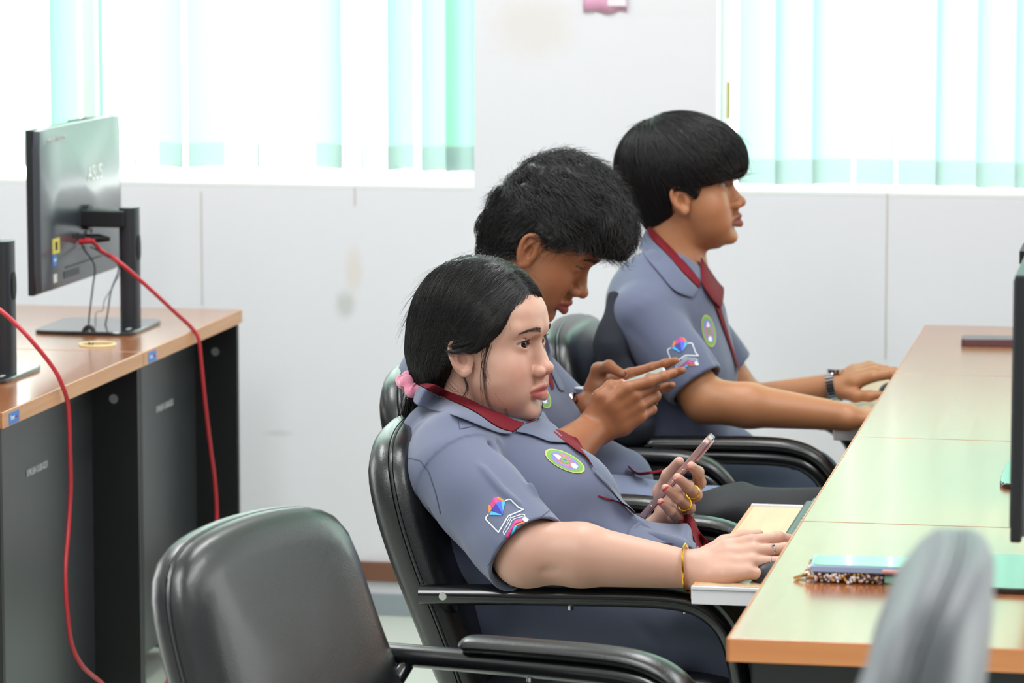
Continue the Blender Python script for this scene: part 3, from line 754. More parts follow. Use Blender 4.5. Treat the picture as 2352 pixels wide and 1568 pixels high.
def head_tint(F, P, base, lipc, cheekc=None, brow=None):
    q = F.l(P); c = np.tile(np.array(base, float), (len(P), 1)); n = np.abs(q).max(1) < .16
    x, y, z = q.T
    def mixc(m, k): nonlocal c; m = np.clip(m, 0, 1)[:, None]; c = c*(1-m)+np.array(k)*m
    if cheekc is not None:
        mixc(n*.38*np.exp(-(((np.abs(y)-.045)/.02)**2+((z+.040)/.022)**2+((x-.06)/.035)**2)), cheekc)
        mixc(n*.40*np.exp(-((y/.016)**2+((z+.040)/.012)**2+((x-.098)/.02)**2)), cheekc)
        mixc(n*.25*np.exp(-(((np.abs(y)-.08)/.012)**2+((z+.02)/.03)**2+((x+.01)/.02)**2)), cheekc)
    d1 = np.full(len(P), 1.)
    for s in (-1, 1):
        d, t = seg_d(q, (.0930, .0035*s, -.0632), (.0805, .0225*s, -.0700)); d1 = np.minimum(d1, d-(.0066-.0037*t))
        d, t = seg_d(q, (.0910, 0, -.0748), (.0805, .0208*s, -.0725)); d1 = np.minimum(d1, d-(.0087-.0047*t))
    mixc((x > .07)*(1-sstep(-.0012, .0012, d1)), lipc)
    # dark line along the lash edges
    for s in (-1, 1):
        e = q-np.array((.0648, .0315*s, 0.)); yy = e[:, 1]*s; t = np.clip((yy+.0005)/.0172, -1, 1)
        up = (z-(F.eo*(1-np.abs(t)**2.2)+yy*.10)); m = (e[:, 0] > .002)*(np.abs(yy) < .0175)*np.exp(-((up-.0003)/.0009)**2)
        mixc(m*.85, (.03, .02, .018))
    return c
def eyes(F, parent, gaze=(1, 0, 0), r=.0129):
    for s in (-1, 1):
        c = F.w((.0648, .0315*s, 0.)); g = unit(F.R @ unit(gaze))
        z = g; x_ = unit(np.cross((0, 0, 1), z)); y_ = np.cross(z, x_); Rm = np.stack([x_, y_, z], 1)
        mb = MB(); Rr = r*F.k; rings = []; mi = []
        ths = list(np.radians([1, 6, 10, 13, 16, 20, 24, 28, 31, 33, 38, 45, 60, 80, 100, 130, 160, 179]))
        for th in ths:
            rings.append([c+Rm@(Rr*np.array([math.sin(th)*math.cos(p), math.sin(th)*math.sin(p), math.cos(th)*(1.0+.03*max(0, 1-(th/.6)**2))])) for p in np.arange(32)/32*2*PI])
        F_ = []; n = 32
        for i in range(len(ths)-1):
            for k in range(n): mb_ = (i*n+k, i*n+(k+1) % n, (i+1)*n+(k+1) % n, (i+1)*n+k); F_.append(mb_); mi.append(0 if math.degrees(ths[i+1]) <= 13.1 else 1 if math.degrees(ths[i+1]) <= 31.1 else 2 if math.degrees(ths[i+1]) <= 33.1 else 3)
        V = np.concatenate([np.asarray(q) for q in rings]); F_.append(tuple(range(n))); mi.append(0)
        me = bpy.data.meshes.new('eyeball'); me.from_pydata(V.tolist(), [], F_)
        for q in (M['pupil'], M['iris'], M['limbus'], M['sclera']): me.materials.append(q)
        me.polygons.foreach_set('material_index', mi); me.shade_smooth()
        o = bpy.data.objects.new('eyeball', me); col.objects.link(o); keep(o, parent)
M['pupil'] = mat('pupil', (5, 4, 4), .12, spec=.4); M['iris'] = mat('iris_brown', (30, 17, 13), .14, spec=.4); M['limbus'] = mat('iris_rim', (12, 8, 8), .14, spec=.4); M['sclera'] = mat('eye_white', (205, 200, 200), .12, coat=.6)
# ------------------------------------------------------------ strands (hair, brows, lashes)
def strands_mesh(name, paths, r0, m, parent, taper=.25, sides=3):
    """paths: array (N, K, 3); one thin tapering tube per strand, all in one mesh"""
    P = np.asarray(paths, float); N, K, _ = P.shape
    T = np.empty_like(P); T[:, 1:-1] = P[:, 2:]-P[:, :-2]; T[:, 0] = P[:, 1]-P[:, 0]; T[:, -1] = P[:, -1]-P[:, -2]
    T /= np.linalg.norm(T, axis=2)[..., None]+1e-9
    A = np.cross(T, np.array([.3, .9, .2])); A /= np.linalg.norm(A, axis=2)[..., None]+1e-9; Bn = np.cross(T, A)
    t = np.linspace(0, 1, K); rad = np.broadcast_to(np.asarray(r0, float).reshape(-1, 1), (N, 1))*(1-(1-taper)*t[None]**2)
    ang = np.arange(sides)/sides*2*PI
    V = P[:, :, None, :]+rad[:, :, None, None]*(np.cos(ang)[None, None, :, None]*A[:, :, None, :]+np.sin(ang)[None, None, :, None]*Bn[:, :, None, :])
    idx = np.arange(N*K*sides).reshape(N, K, sides); a = idx[:, :-1]; b = idx[:, 1:]
    Q = np.stack([a, np.roll(a, -1, 2), np.roll(b, -1, 2), b], -1).reshape(-1, 4)
    return mesh_obj(name, V.reshape(-1, 3), Q, m, parent)
def grow(S, starts, field, K=14, step=.012, off=.0015, wob=.35, seed=1, lift=None, L=None):
    """walk strands over the surface of S along field(P); returns (N,K,3)"""
    rs = np.random.RandomState(seed); P = np.array(starts, float); N = len(P); out = [P.copy()]
    c = P.mean(0); rad = .35
    def val(Q): return S.ev(Q, c, rad)
    def grad(Q, e=.0015):
        g = np.stack([val(Q+np.eye(3)[i]*e)-val(Q-np.eye(3)[i]*e) for i in range(3)], 1)/(2*e); return g
    jit = rs.normal(size=(N, 3))*wob; offs = off*(.2+rs.rand(N)*1.3); st = step*(rs.uniform(.75, 1.2, N) if L is None else L)
    for k in range(K-1):
        g = grad(P); gn = g/(np.linalg.norm(g, axis=1)[:, None]+1e-9)
        D = field(P)+jit*.25+rs.normal(size=(N, 3))*wob*.08; D = D-gn*np.sum(D*gn, 1)[:, None]; D /= np.linalg.norm(D, axis=1)[:, None]+1e-9
        if lift is not None: D = D+gn*lift
        P = P+D*st[:, None]
        if lift is None:
            g = grad(P); gn = g/(np.linalg.norm(g, axis=1)[:, None]+1e-9); P = P-gn*np.clip(val(P)-offs, -.02, .02)[:, None]
        out.append(P.copy())
    return np.stack(out, 1)
def surf_points(o, n, seed=0, mask=None):
    me = o.data; v = np.empty(len(me.vertices)*3, np.float32); me.vertices.foreach_get('co', v); v = v.reshape(-1, 3).astype(float)
    v = (np.array(o.matrix_world)[:3, :3] @ v.T).T if False else v
    if mask is not None: v = v[mask(v)]
    rs = np.random.RandomState(seed); return v[rs.choice(len(v), n, replace=len(v) < n)]+rs.normal(size=(n, 3))*.0006
# ------------------------------------------------------------ hand: palm and five jointed fingers
def hand(S, wrist, X, Z, side, k=1.0, flex=((18, 25, 15),)*4, spread=(6, 1, -4, -10), thumb=None, nails=None, wr=.026, rad=1.0):
    """X points to the fingers, Z to the back of the hand, side=+1 right hand, -1 left"""
    X = unit(X); Z = unit(np.array(Z)-X*(np.array(Z)@X)); Y = np.cross(Z, X)*side*1.0      # towards the thumb
    o = np.array(wrist, float); g = lambda x, y, z=0: o+k*(X*x+Y*y+Z*z)
    mc = [(.086, .026), (.089, .007), (.084, -.012), (.075, -.029)]
    Ls = [(.040, .025, .019), (.044, .028, .020), (.041, .026, .019), (.032, .020, .018)]
    rr = [(.0098, .0085, .0078, .0062), (.0100, .0087, .0079, .0064), (.0095, .0083, .0076, .0060), (.0086, .0074, .0066, .0054)]
    tips = []
    for i, (mx, my) in enumerate(mc):
        S.cone(g(.004, my*.55), g(mx*.55, my*.9, .002), .0155*k, .0135*k, .012*k); S.cone(g(mx*.55, my*.9, .002), g(mx, my, .002), .0135*k, .0108*k, .010*k)
    for i, (mx, my) in enumerate(mc):
        p = g(mx, my, .001); sp_ = math.radians(spread[i]); d0 = X*math.cos(sp_)+Y*math.sin(sp_); ang = 0; pts = [p]
        for L, fx in zip(Ls[i], flex[i % len(flex)]):
            ang += math.radians(fx); d = d0*math.cos(ang)-Z*math.sin(ang); p = p+d*L*k; pts.append(p)
        S.chain(pts, [q*k*rad for q in rr[i]], .0030*k); S.hp = getattr(S, 'hp', []); S.hp.append(pts)
        # knuckle bulges
        for j in (1, 2): S.ell(pts[j], rr[i][j]*k*1.06*rad, None, .003*k)
        nz = d0*math.sin(ang)+Z*math.cos(ang); tips.append((pts[-1], d, nz, rr[i][-1]*k*rad))
    th = thumb or ((.018, .026, -.006), (.045, .048, -.014), (.072, .058, -.020), (.094, .060, -.024))
    pts = [g(*q) for q in th]; S.chain(pts, [.015*k, .0120*k, .0100*k, .0075*k], .007*k)
    S.ell(g(.030, .022, -.008), (.020*k, .015*k, .014*k), np.stack([X, Y, Z], 1), .010*k)
    dth = unit(pts[3]-pts[2]); nt_ = unit(np.cross(dth, np.cross(Z+Y*.6, dth))); tips.append((pts[3], dth, nt_, .0078*k))
    S.ell(g(.0, 0, 0), (.018*k, .026*k, .019*k), np.stack([X, Y, Z], 1), .012*k)
    return tips
def nail(tip, parent, m, k=1.0):
    p, d, n, r = tip; s_ = np.cross(n, d); R_ = []
    c = p+d*r*.15+n*r*.78
    for t, q in ((0, .25), (.0, .8), (.35, 1.), (.7, .85), (1., .3)):
        pass
    mb = MB(); rows = []
    for i in range(7):
        u = i/6*2-1; ring = []
        for j in range(7):
            v = j/6*2-1; wv = .80*r*math.sqrt(max(0, 1-.55*u**4)) ; ring.append(c+d*u*r*.95+s_*v*wv+n*(-.30*r*v*v-.12*r*u*u+.05*r))
        rows.append(ring)
    mb.loft(rows, closed=False); o = mb.build('fingernail', m, None, fix=False); md = o.modifiers.new('s', 'SOLIDIFY'); md.thickness = .0006*k; md.offset = 0
    keep(o, parent); return o
def ring_band(c, axis, R, r, m, parent, name='ring', flat=(1, 1), label=None):
    axis = unit(axis); a = unit(np.cross(axis, (.2, .5, .8))); b = np.cross(axis, a)
    o = MB().tube([np.array(c)+R*(a*math.cos(p)+b*math.sin(p)) for p in np.arange(40)/40*2*PI], r, 8, closed=True, up=axis, flat=flat).build(name, m)
    if label: o['label'] = label
    if parent is not None: keep(o, parent)
    return o
# ------------------------------------------------------------ marks stitched on cloth: flat shapes laid onto the surface seen at a pixel
def decal(name, layers, bvh, parent, off=.0009, sub=4):
    """layers: list of (pixel polygons, material key, layer number); refined and dropped onto the cloth, one mesh"""
    O = Vector(CAM); V = []; F = []; MI = []; mats = []
    for polys, mk, z in layers:
        if mk not in mats: mats.append(mk)
        bm = bmesh.new()
        for poly in polys:
            try: bm.faces.new([bm.verts.new((p[0], -p[1], 0)) for p in poly])
            except ValueError: pass
        bmesh.ops.triangulate(bm, faces=bm.faces[:])
        for _ in range(3):
            es = [e for e in bm.edges if e.calc_length() > sub]
            if not es: break
            bmesh.ops.subdivide_edges(bm, edges=es, cuts=1); bmesh.ops.triangulate(bm, faces=[f for f in bm.faces if len(f.verts) > 3])
        bm.verts.index_update(); okv = {}; n0 = len(V)
        for v in bm.verts:
            d = Vector(ray(v.co.x, -v.co.y)).normalized(); hit = bvh.ray_cast(O, d)
            if hit[0] is None: continue
            n = hit[1] if hit[1].dot(d) < 0 else -hit[1]
            okv[v.index] = len(V); V.append(hit[0]+n*(off+z*.00022)-d*.0004)
        for f in bm.faces:
            ix = [v.index for v in f.verts]
            if all(i in okv for i in ix):
                t = [okv[i] for i in ix]
                if max((V[t[a]]-V[t[a-1]]).length for a in range(3)) < .02: F.append(t); MI.append(mats.index(mk))
        bm.free()
    me = bpy.data.meshes.new(name); me.from_pydata([tuple(v) for v in V], [], F)
    for q in mats: me.materials.append(M[q])
    me.polygons.foreach_set('material_index', MI)
    o = bpy.data.objects.new(name, me); col.objects.link(o)
    if parent is not None: keep(o, parent)
    return o
def stroke(pts, wd):                       # polyline -> list of pixel quads
    pts = [np.array(p, float) for p in pts]; out = []
    for a, b in zip(pts[:-1], pts[1:]):
        d = b-a; n = np.array([-d[1], d[0]])/(np.linalg.norm(d)+1e-9)*wd/2; e = d/(np.linalg.norm(d)+1e-9)*wd*.25
        out.append([a-e+n, b+e+n, b+e-n, a-e-n])
    return out
def disc(cx, cy, a, b, rot=0, n=28, r0=0):
    c, s = math.cos(math.radians(rot)), math.sin(math.radians(rot)); out = []
    P = lambda t, k: (cx+k*a*math.cos(t)*c-k*b*math.sin(t)*s, cy+k*a*math.cos(t)*s+k*b*math.sin(t)*c)
    if r0 <= 0: return [[P(t, 1) for t in np.arange(n)/n*2*PI]]
    T = np.arange(n+1)/n*2*PI
    return [[P(T[i], r0), P(T[i+1], r0), P(T[i+1], 1), P(T[i], 1)] for i in range(n)]
M['thread_white'] = mat('thread_white', (225, 232, 240), .7); M['thread_pink'] = mat('thread_pink', (205, 70, 140), .6); M['thread_orange'] = mat('thread_orange', (225, 130, 50), .6)
M['thread_navy'] = mat('thread_navy', (38, 44, 150), .5); M['thread_blue'] = mat('thread_blue', (70, 95, 225), .5); M['thread_cyan'] = mat('thread_cyan', (70, 175, 230), .5); M['thread_lime'] = mat('thread_lime', (120, 168, 84), .75)
M['thread_violet'] = mat('thread_violet', (128, 126, 208), .7); M['thread_yellow'] = mat('thread_yellow', (186, 190, 110), .75); M['thread_magenta'] = mat('thread_magenta', (190, 50, 120), .6)
def sleeve_logo(bv, parent, T):            # T maps the emblem's own coordinates to pixels
    W_ = lambda polys: [[T(p) for p in q] for q in polys]
    return decal('sleeve_emblem', [
        (W_(stroke([(355, 700), (300, 760), (300, 820), (620, 1150), (870, 730), (1255, 570), (1130, 510), (930, 300), (880, 300), (790, 340)], 30)
           + stroke([(830, 895), (870, 820), (935, 745)], 14)+stroke([(1290, 740), (1290, 700), (1200, 690), (950, 775), (820, 1000), (740, 1130), (765, 1215), (870, 1050), (960, 850), (1020, 805), (1290, 730)], 15)
           + [[(1235, 780), (1310, 750), (1400, 830), (1310, 885), (1240, 840)]]), 'thread_white', 0),
        (W_([[(365, 450), (410, 440), (440, 570), (370, 665)], [(550, 250), (620, 240), (770, 325), (700, 350)], [(1075, 950), (1110, 930), (1270, 880), (1290, 900), (1095, 975)]]), 'thread_orange', 1),
        (W_([[(490, 260), (550, 245), (690, 355), (600, 370), (550, 420)], [(1020, 880), (1060, 830), (1210, 800), (1240, 870), (1060, 925)]]), 'thread_pink', 1),
        (W_([[(490, 265), (550, 420), (435, 580), (410, 420)], [(1020, 880), (1060, 925), (960, 1080), (850, 1300), (800, 1250), (930, 1020)]]), 'thread_magenta', 1),
        (W_([[(550, 400), (735, 690), (690, 690), (440, 605)]]), 'thread_navy', 1), (W_([[(550, 400), (610, 360), (690, 360), (735, 600), (735, 690)]]), 'thread_blue', 1),
        (W_([[(690, 355), (795, 345), (735, 620)], [(430, 605), (700, 700), (685, 715), (375, 700)], [(1045, 960), (1090, 990), (885, 1350), (855, 1330)]]), 'thread_cyan', 1)], bv, parent)
def crest(bv, parent, cx, cy, a, b, rot, sub=3):
    def T(u, v):
        c, s = math.cos(math.radians(rot)), math.sin(math.radians(rot)); return (cx+u*a*c-v*b*s, cy+u*a*s+v*b*c)
    rays = []
    for i in range(26):
        t = i/26*2*PI; t2 = t+.12; rays.append([T(.22*math.cos(t), .3*math.sin(t)), T(.44*math.cos(t), .62*math.sin(t)), T(.44*math.cos(t2), .62*math.sin(t2)), T(.22*math.cos(t2), .3*math.sin(t2))])
    return decal('chest_crest', [(disc(cx, cy, a, b, rot, 40, .90), 'thread_yellow', 0), (disc(cx, cy, a*.9, b*.9, rot, 40, .78), 'thread_lime', 1), (disc(cx, cy, a*.7, b*.7, rot, 40), 'thread_violet', 1),
        (rays, 'thread_orange', 2), ([[T(-.62, -.05), T(-.40, -.28), T(-.22, -.22), T(-.25, .25), T(-.42, .12)], [T(.30, .0), T(.45, -.25), T(.66, -.1), T(.64, .25), T(.48, .38), T(.36, .2)]], 'thread_white', 3),
        (disc(*T(0, 0), a*.2, b*.3, rot, 24, .45), 'thread_lime', 3)], bv, parent, sub=sub)
# ------------------------------------------------------------ people: shared stuff
M['skin'] = mat('skin', (222, 176, 152), .44, sss=.25, attr='tint', bump=(900, .05, .0004))
M['hair'] = mat('black_hair', (17, 15, 16), .34, spec=.6, bump=(260, .25, .0008))
M['hairs'] = mat('hair_strand', (19, 16, 17), .36, spec=.55)
M['brow'] = mat('eyebrow_hair', (40, 32, 30), .6)
M['shirt'] = mat('grey_blue_twill', (91, 98, 124), .72, bump=(1500, .12, .0006), sheen=.25, attr='tint')
M['maroon'] = mat('maroon_trim', (112, 14, 30), .8, bump=(1200, .12, .0005), spec=.3)
M['cloth'] = mat('grey_blue_cloth', (91, 98, 124), .72, bump=(1500, .12, .0006), sheen=.25)
M['trousers'] = mat('slate_trousers', (66, 72, 90), .8, bump=(900, .15, .0008))
SH = np.array(s2l((91, 98, 124))); MAR = np.array(s2l((128, 26, 42)))
def shade_hair_brows(F, P, parent, n=150, y0=.013, y1=.051, zc=.0185, th=.0036, seed=3, r=.00020, dark='brow'):
    """short brow hairs standing on the skin"""
    rs = np.random.RandomState(seed)
    for s in (-1, 1):
        t = rs.rand(n); y = y0+(y1-y0)*t; z = zc+.0035*np.sin(t*PI*.75)-.0035*t**2; w_ = th*(1-.75*t**1.5)
        z = z+rs.uniform(-1, 1, n)*w_
        loc = np.stack([np.full(n, .12), s*y, z], 1); pts = []
        for q in loc:
            a = F.w(q); hit = P.ray_cast(Vector(a), Vector(-F.R[:, 0]))
            pts.append(np.array(hit[0]) if hit[0] is not None else a)
        p0 = np.array(pts); lat = F.R[:, 1]*s; up = F.R[:, 2]; fw = F.R[:, 0]
        L = rs.uniform(.0045, .008, n)[:, None]*F.k; d = lat[None]*1.0+up[None]*(.55-.9*t)[:, None]-fw[None]*.30*t[:, None]
        d /= np.linalg.norm(d, axis=1)[:, None]
        K = np.stack([p0-fw*.0003, p0+d*L*.5+fw*.0008, p0+d*L+fw*.0002], 1)
        strands_mesh('eyebrow', K, r, M[dark], parent)
def lashes(F, parent, eo, n=26, L=.0075, seed=1):
    rs = np.random.RandomState(seed)
    for s in (-1, 1):
        ec = np.array((.0648, .0315*s, 0.)); out = []
        for i in range(n):
            t = -0.85+1.75*i/(n-1); y = t*.0172-.0005; z = eo*(1-abs(t)**2.2)+y*.10; x = math.sqrt(max(1e-6, .0142**2-(y*.92)**2-z**2))
            p = ec+np.array((x, y*s, z)); d = unit(np.array((1.0, s*t*.7, .15))); l_ = L*(.7+.3*rs.rand())*(1 if t > -.3 else .7)
            out.append([F.w(p), F.w(p+d*l_*.5+np.array((0, 0, -.0003))), F.w(p+d*l_+np.array((0, 0, .0022)))])
        strands_mesh('eyelash', out, .00022, M['brow'], parent)
def snap_rows(rows, trees, off):
    """rows of (px, py, depth): each point rests on whichever cloth or skin lies below it"""
    out = []
    for row in rows:
        r_ = []
        for px, py, Y in row:
            d = Vector(ray(px, py)).normalized(); best = None
            for t in trees:
                h = t.ray_cast(Vector(CAM), d)
                if h[0] is not None and (best is None or h[3] < best[3]): best = h
            P0 = at(px, py, Y)
            if best is not None and abs(best[0].y-Y) < .09:
                n = best[1] if best[1].dot(d) < 0 else -best[1]; P0 = np.array(best[0]-d*off*.6+n*off*.4)
            r_.append(P0)
        out.append(list(spline(r_, 4)))
    return out
def patch(name, rows, m, parent, th=.0015, sub=1):
    mb = MB(); mb.loft(rows, closed=False); o = mb.build(name, m, None, fix=False)
    md = o.modifiers.new('t', 'SOLIDIFY'); md.thickness = th; md.offset = 0
    if sub: md2 = o.modifiers.new('s', 'SUBSURF'); md2.levels = sub; md2.render_levels = sub
    if parent is not None: keep(o, parent)
    return o

# ============================================================ the woman
def woman():
    Y0 = 5.345
    F = Frame((-1.054, 5.335, .949), yaw=-13, pitch=1, roll=0, k=1.06); F.eo = .0060
    S = SDF()
    head(S, F, eye_open=.0060, eye_low=.0050, cheek=1.12, nose=.99, lips=1.02, chin=-.005, ear_sides=(-1,), jaw=1.13)
    # neck, chest under the shirt
    S.cone(F.w((-.022, 0, -.045)), at(1082, 985, Y0), .050, .056, .018)
    S.cone(at(1085, 1000, Y0), at(1180, 1160, Y0), .062, .085, .03)
    # right arm
    sh = at(1050, 1090, 5.16); el = at(1222, 1266, 5.065); wr = at(1596, 1309, 5.065)
    S.cone(at(1110, 1030, 5.30), sh, .05, .050, .03); S.cone(sh, el, .052, .047, .02)
    mid = el+(wr-el)*.30+(0, 0, .003); S.cone(el, mid, .047, .046, .012); S.cone(mid, wr, .046, .0265, .012)
    S.ell(el+(-.012, -.004, -.004), .0475, None, .015)
    folds(S, [([at(1235, 1312, 5.02), at(1260, 1312, 5.02), at(1290, 1308, 5.02)], -.0018, .010)])
    R_tips = hand(S, wr, (1, .05, .27), (.05, -.62, .80), 1, 1.02, flex=((16, 26, 16), (16, 26, 16), (16, 28, 16), (16, 30, 18)), spread=(8, 2, -5, -13), rad=1.08)
    # left arm, bent, hand holding the phone
    lel = at(1395, 1285, 5.60); lwr = at(1515, 1222, 5.505)
    S.cone(at(1150, 1060, 5.44), at(1180, 1060, 5.52), .05, .05, .03); S.cone(at(1180, 1060, 5.52), lel, .048, .042, .02); S.cone(lel, lwr, .042, .026, .015)
    pc = at(1548, 1150, 5.478)
    S.cone(lwr, at(1540, 1185, 5.49), .025, .024, .012); S.cone(at(1535, 1200, 5.485), at(1575, 1135, 5.487), .0165, .0135, .012); S.cone(at(1540, 1190, 5.50), at(1545, 1120, 5.50), .019, .014, .012)
    fl = [([(1577, 1138, 5.484), (1606, 1108, 5.448), (1603, 1084, 5.405), (1588, 1070, 5.372)], (.0110, .0100, .0090, .0072)),
          ([(1568, 1152, 5.482), (1597, 1136, 5.440), (1580, 1117, 5.385), (1556, 1097, 5.356)], (.0112, .0102, .0092, .0074)),
          ([(1556, 1172, 5.480), (1582, 1166, 5.435), (1556, 1142, 5.378), (1529, 1121, 5.352)], (.0108, .0100, .0089, .0070)),
          ([(1545, 1190, 5.476), (1560, 1192, 5.430), (1540, 1172, 5.378), (1519, 1153, 5.354)], (.0100, .0090, .0080, .0064))]
    L_t = []
    for pts, rs_ in fl:
        pp = [at(*p) for p in pts]; S.chain(pp, rs_, .0028)
        for j in (1, 2): S.ell(pp[j], rs_[j]*1.05, None, .003)
        d = unit(pp[3]-pp[2]); n = unit(np.cross(d, np.cross((-.25, -1, .35), d))); L_t.append((pp[3], d, n, rs_[3]))
    S.chain([at(1532, 1190, 5.49), at(1520, 1130, 5.505), at(1536, 1092, 5.49), at(1560, 1060, 5.47)], (.016, .0135, .011, .008), .006)
    pos, Q = S.mesh((-1.30, 4.93, .52), (-.50, 5.66, 1.09), .00150)
    c = head_tint(F, pos, s2l((198, 154, 134)), s2l((172, 94, 88)), s2l((214, 134, 118)))
    body = mesh_obj('person', pos, Q, M['skin'], color=c)
    tag(body, 'woman with pulled back dark hair sitting back holding a phone, other hand on a mouse', 'person')
    bv = bvh_of(body)
    eyes(F, body, (1, -.22, .05)); shade_hair_brows(F, bv, body, n=260, zc=.0195, th=.0034); lashes(F, body, F.eo)
    NP = mat('coral_nail_polish', (205, 70, 80), .15, coat=.6); NN = mat('natural_nail', (225, 150, 140), .25, coat=.3)
    for t, m in zip(L_t, (NP, NN, NP, NP)): nail(t, body, m)
    # jewellery
    a = unit(wr-el)
    tag(keep(ring_band(at(1577, 1305, 5.065), a+np.array((0, 0, .12)), .0335, .0019, M['gold'], None, 'bangle', flat=(1.5, .8)), body)) if False else None
    bg_ = ring_band(at(1576, 1305, 5.063), a+np.array((0, 0, .14)), .0338, .0026, M['gold'], None, 'gold_bangle', flat=(.8, 1.4))
    keep(bg_, body)
    for fi, nm in ((2, 'silver_ring'), (1, 'diamond_ring')):
        p0, p1 = S.hp[fi][0], S.hp[fi][1]; cq = p0*.38+p1*.62; ring_band(cq, p1-p0, .0104, .0010, M['silver'], body, nm)
        if nm == 'diamond_ring': keep(MB().sph(cq+np.array((.0, -.007, .0085)), .0026, 5).build('diamond', M['silver'], None, smooth=False), body)
    for k, (i, nm) in enumerate(((1, 'gold_ring'), (2, 'gold_ring'))):
        pts = [at(*p) for p in fl[i][0]]; cpt = pts[1]*.62+pts[2]*.38
        ring_band(cpt, pts[2]-pts[1], .0106, .0012, M['gold'], body, nm, flat=(.8, 1.3))
    # ---------------- shirt
    T = SDF()
    T.cone(at(1062, 1050, 5.345), at(1120, 1085, 5.345), .078, .10, .03)
    for dy in (-.05, .05):
        T.cone(at(1092, 1062, Y0+dy), at(1238, 1195, Y0+dy), .096, .117, .03); T.cone(at(1238, 1195, Y0+dy), at(1318, 1330, Y0+dy), .117, .118, .03)
    for dy in (-.07, .07): T.ell(at(1290, 1140, Y0+dy), (.058, .060, .052), None, .06)          # bust
    T.cone(at(1330, 1290, Y0), at(1540, 1292, Y0+.02), .105, .052, .04); T.cone(at(1450, 1290, Y0+.09), at(1590, 1296, Y0+.08), .06, .036, .04)
    T.cone(at(1360, 1300, Y0-.08), at(1550, 1300, Y0-.06), .08, .046, .04)
    T.cone(at(1045, 1050, 5.20), at(1100, 1040, 5.47), .072, .070, .03)
    T.cone(at(1010, 985, 5.33), at(1075, 960, 5.345), .046, .062, .03); T.cone(at(985, 1010, 5.30), at(1030, 1060, 5.24), .040, .062, .03)
    T.cone(at(1140, 1010, 5.36), at(1210, 1040, 5.36), .05, .058, .03)
    sA = at(1048, 1085, 5.165); sB = at(1206, 1263, 5.06); ax = unit(sB-sA); sB = sB+ax*.008
    def slv(P):
        t = (P-sA)@ax; tc = np.clip(t/np.linalg.norm(sB-sA), 0, 1); r = .070+(.0665-.070)*tc+.004*np.maximum(t/np.linalg.norm(sB-sA)-.6, 0)
        q = P-sA-np.clip(t, 0, 1)[:, None]*ax; d = np.linalg.norm(q, axis=1)-r; e = t-np.linalg.norm(sB-sA); d0 = np.linalg.norm(P-sA, axis=1)-.072
        return np.where(t < 0, d0, np.maximum(d, e))
    T.fn(slv, (sA+sB)/2, .17, .012)
    lsA = at(1150, 1060, 5.50); lsB = at(1330, 1230, 5.585)
    T.cone(lsA, lsB, .066, .062, .02)
    # lower back of the shirt by the armrest
    T.cone(at(1120, 1260, 5.24), at(1240, 1370, 5.24), .06, .05, .03)
    # hollow of the sleeve, hollow neck
    ip = sB+ax*.03
    g = lambda *p: at(*p)
    folds(T, [([g(1064, 984, 5.22), g(1100, 1000, 5.2), g(1140, 1020, 5.19)], -.006, .008), ([g(955, 985, 5.25), g(1000, 975, 5.22), g(1060, 1000, 5.2)], .005, .010), ([g(1150, 1030, 5.16), g(1230, 1030, 5.18), g(1320, 1070, 5.2)], -.006, .010), ([g(1230, 1020, 5.2), g(1290, 1080, 5.18), g(1330, 1160, 5.18), g(1350, 1230, 5.18)], .005, .012),
              ([g(1100, 1060, 5.09), g(1150, 1120, 5.06), g(1200, 1160, 5.04)], .004, .007), ([g(1300, 1205, 5.14), g(1350, 1180, 5.16), g(1400, 1150, 5.2)], -.006, .012), ([g(1310, 1230, 5.15), g(1400, 1245, 5.17), g(1500, 1235, 5.2)], .006, .010),
              ([g(1175, 1040, 5.12), g(1215, 1090, 5.10), g(1245, 1140, 5.09)], .005, .012), ([g(1195, 1035, 5.13), g(1240, 1085, 5.14), g(1266, 1130, 5.14)], -.0065, .011),
              ([g(1010, 1120, 5.11), g(1075, 1230, 5.06), g(1110, 1300, 5.05)], .004, .012), ([g(985, 1080, 5.13), g(1010, 1180, 5.12), g(1060, 1260, 5.12)], -.010, .010),
              ([g(1090, 1080, 5.10), g(1130, 1130, 5.09), g(1160, 1150, 5.09)], .003, .008), ([g(1235, 1085, 5.17), g(1310, 1105, 5.16), g(1400, 1120, 5.2)], .0045, .010), ([g(1250, 1130, 5.16), g(1300, 1160, 5.15), g(1340, 1215, 5.16)], -.005, .014), ([g(1380, 1140, 5.2), g(1430, 1195, 5.22), g(1500, 1240, 5.24)], -.005, .008),
              ([g(1290, 1240, 5.18), g(1400, 1220, 5.20), g(1480, 1215, 5.22)], -.007, .014), ([g(1360, 1260, 5.2), g(1450, 1275, 5.22), g(1540, 1262, 5.23)], .006, .012),
              ([g(1480, 1215, 5.25), g(1560, 1250, 5.26), g(1590, 1285, 5.27)], .008, .012), ([g(1400, 1130, 5.25), g(1450, 1185, 5.27), g(1500, 1215, 5.28)], .005, .009),
              ([g(1240, 1020, 5.22), g(1310, 1060, 5.19), g(1345, 1130, 5.16)], -.004, .012), ([g(1030, 1010, 5.2), g(1090, 1000, 5.21), g(1150, 1020, 5.2)], .005, .010),
              ([g(1100, 1025, 5.17), g(1150, 1030, 5.15), g(1200, 1060, 5.13)], -.005, .008), ([g(1060, 1330, 5.16), g(1120, 1345, 5.15), g(1200, 1365, 5.15)], -.006, .010),
              ([g(1380, 1180, 5.2), g(1330, 1210, 5.17), g(1290, 1230, 5.17)], .004, .010)], 1.4)
    weave(T, at(1250, 1200, Y0), .5, .0018, 34., 2)
    T.cone(sB-ax*.045, ip, .0530, .0665, .002, 's')
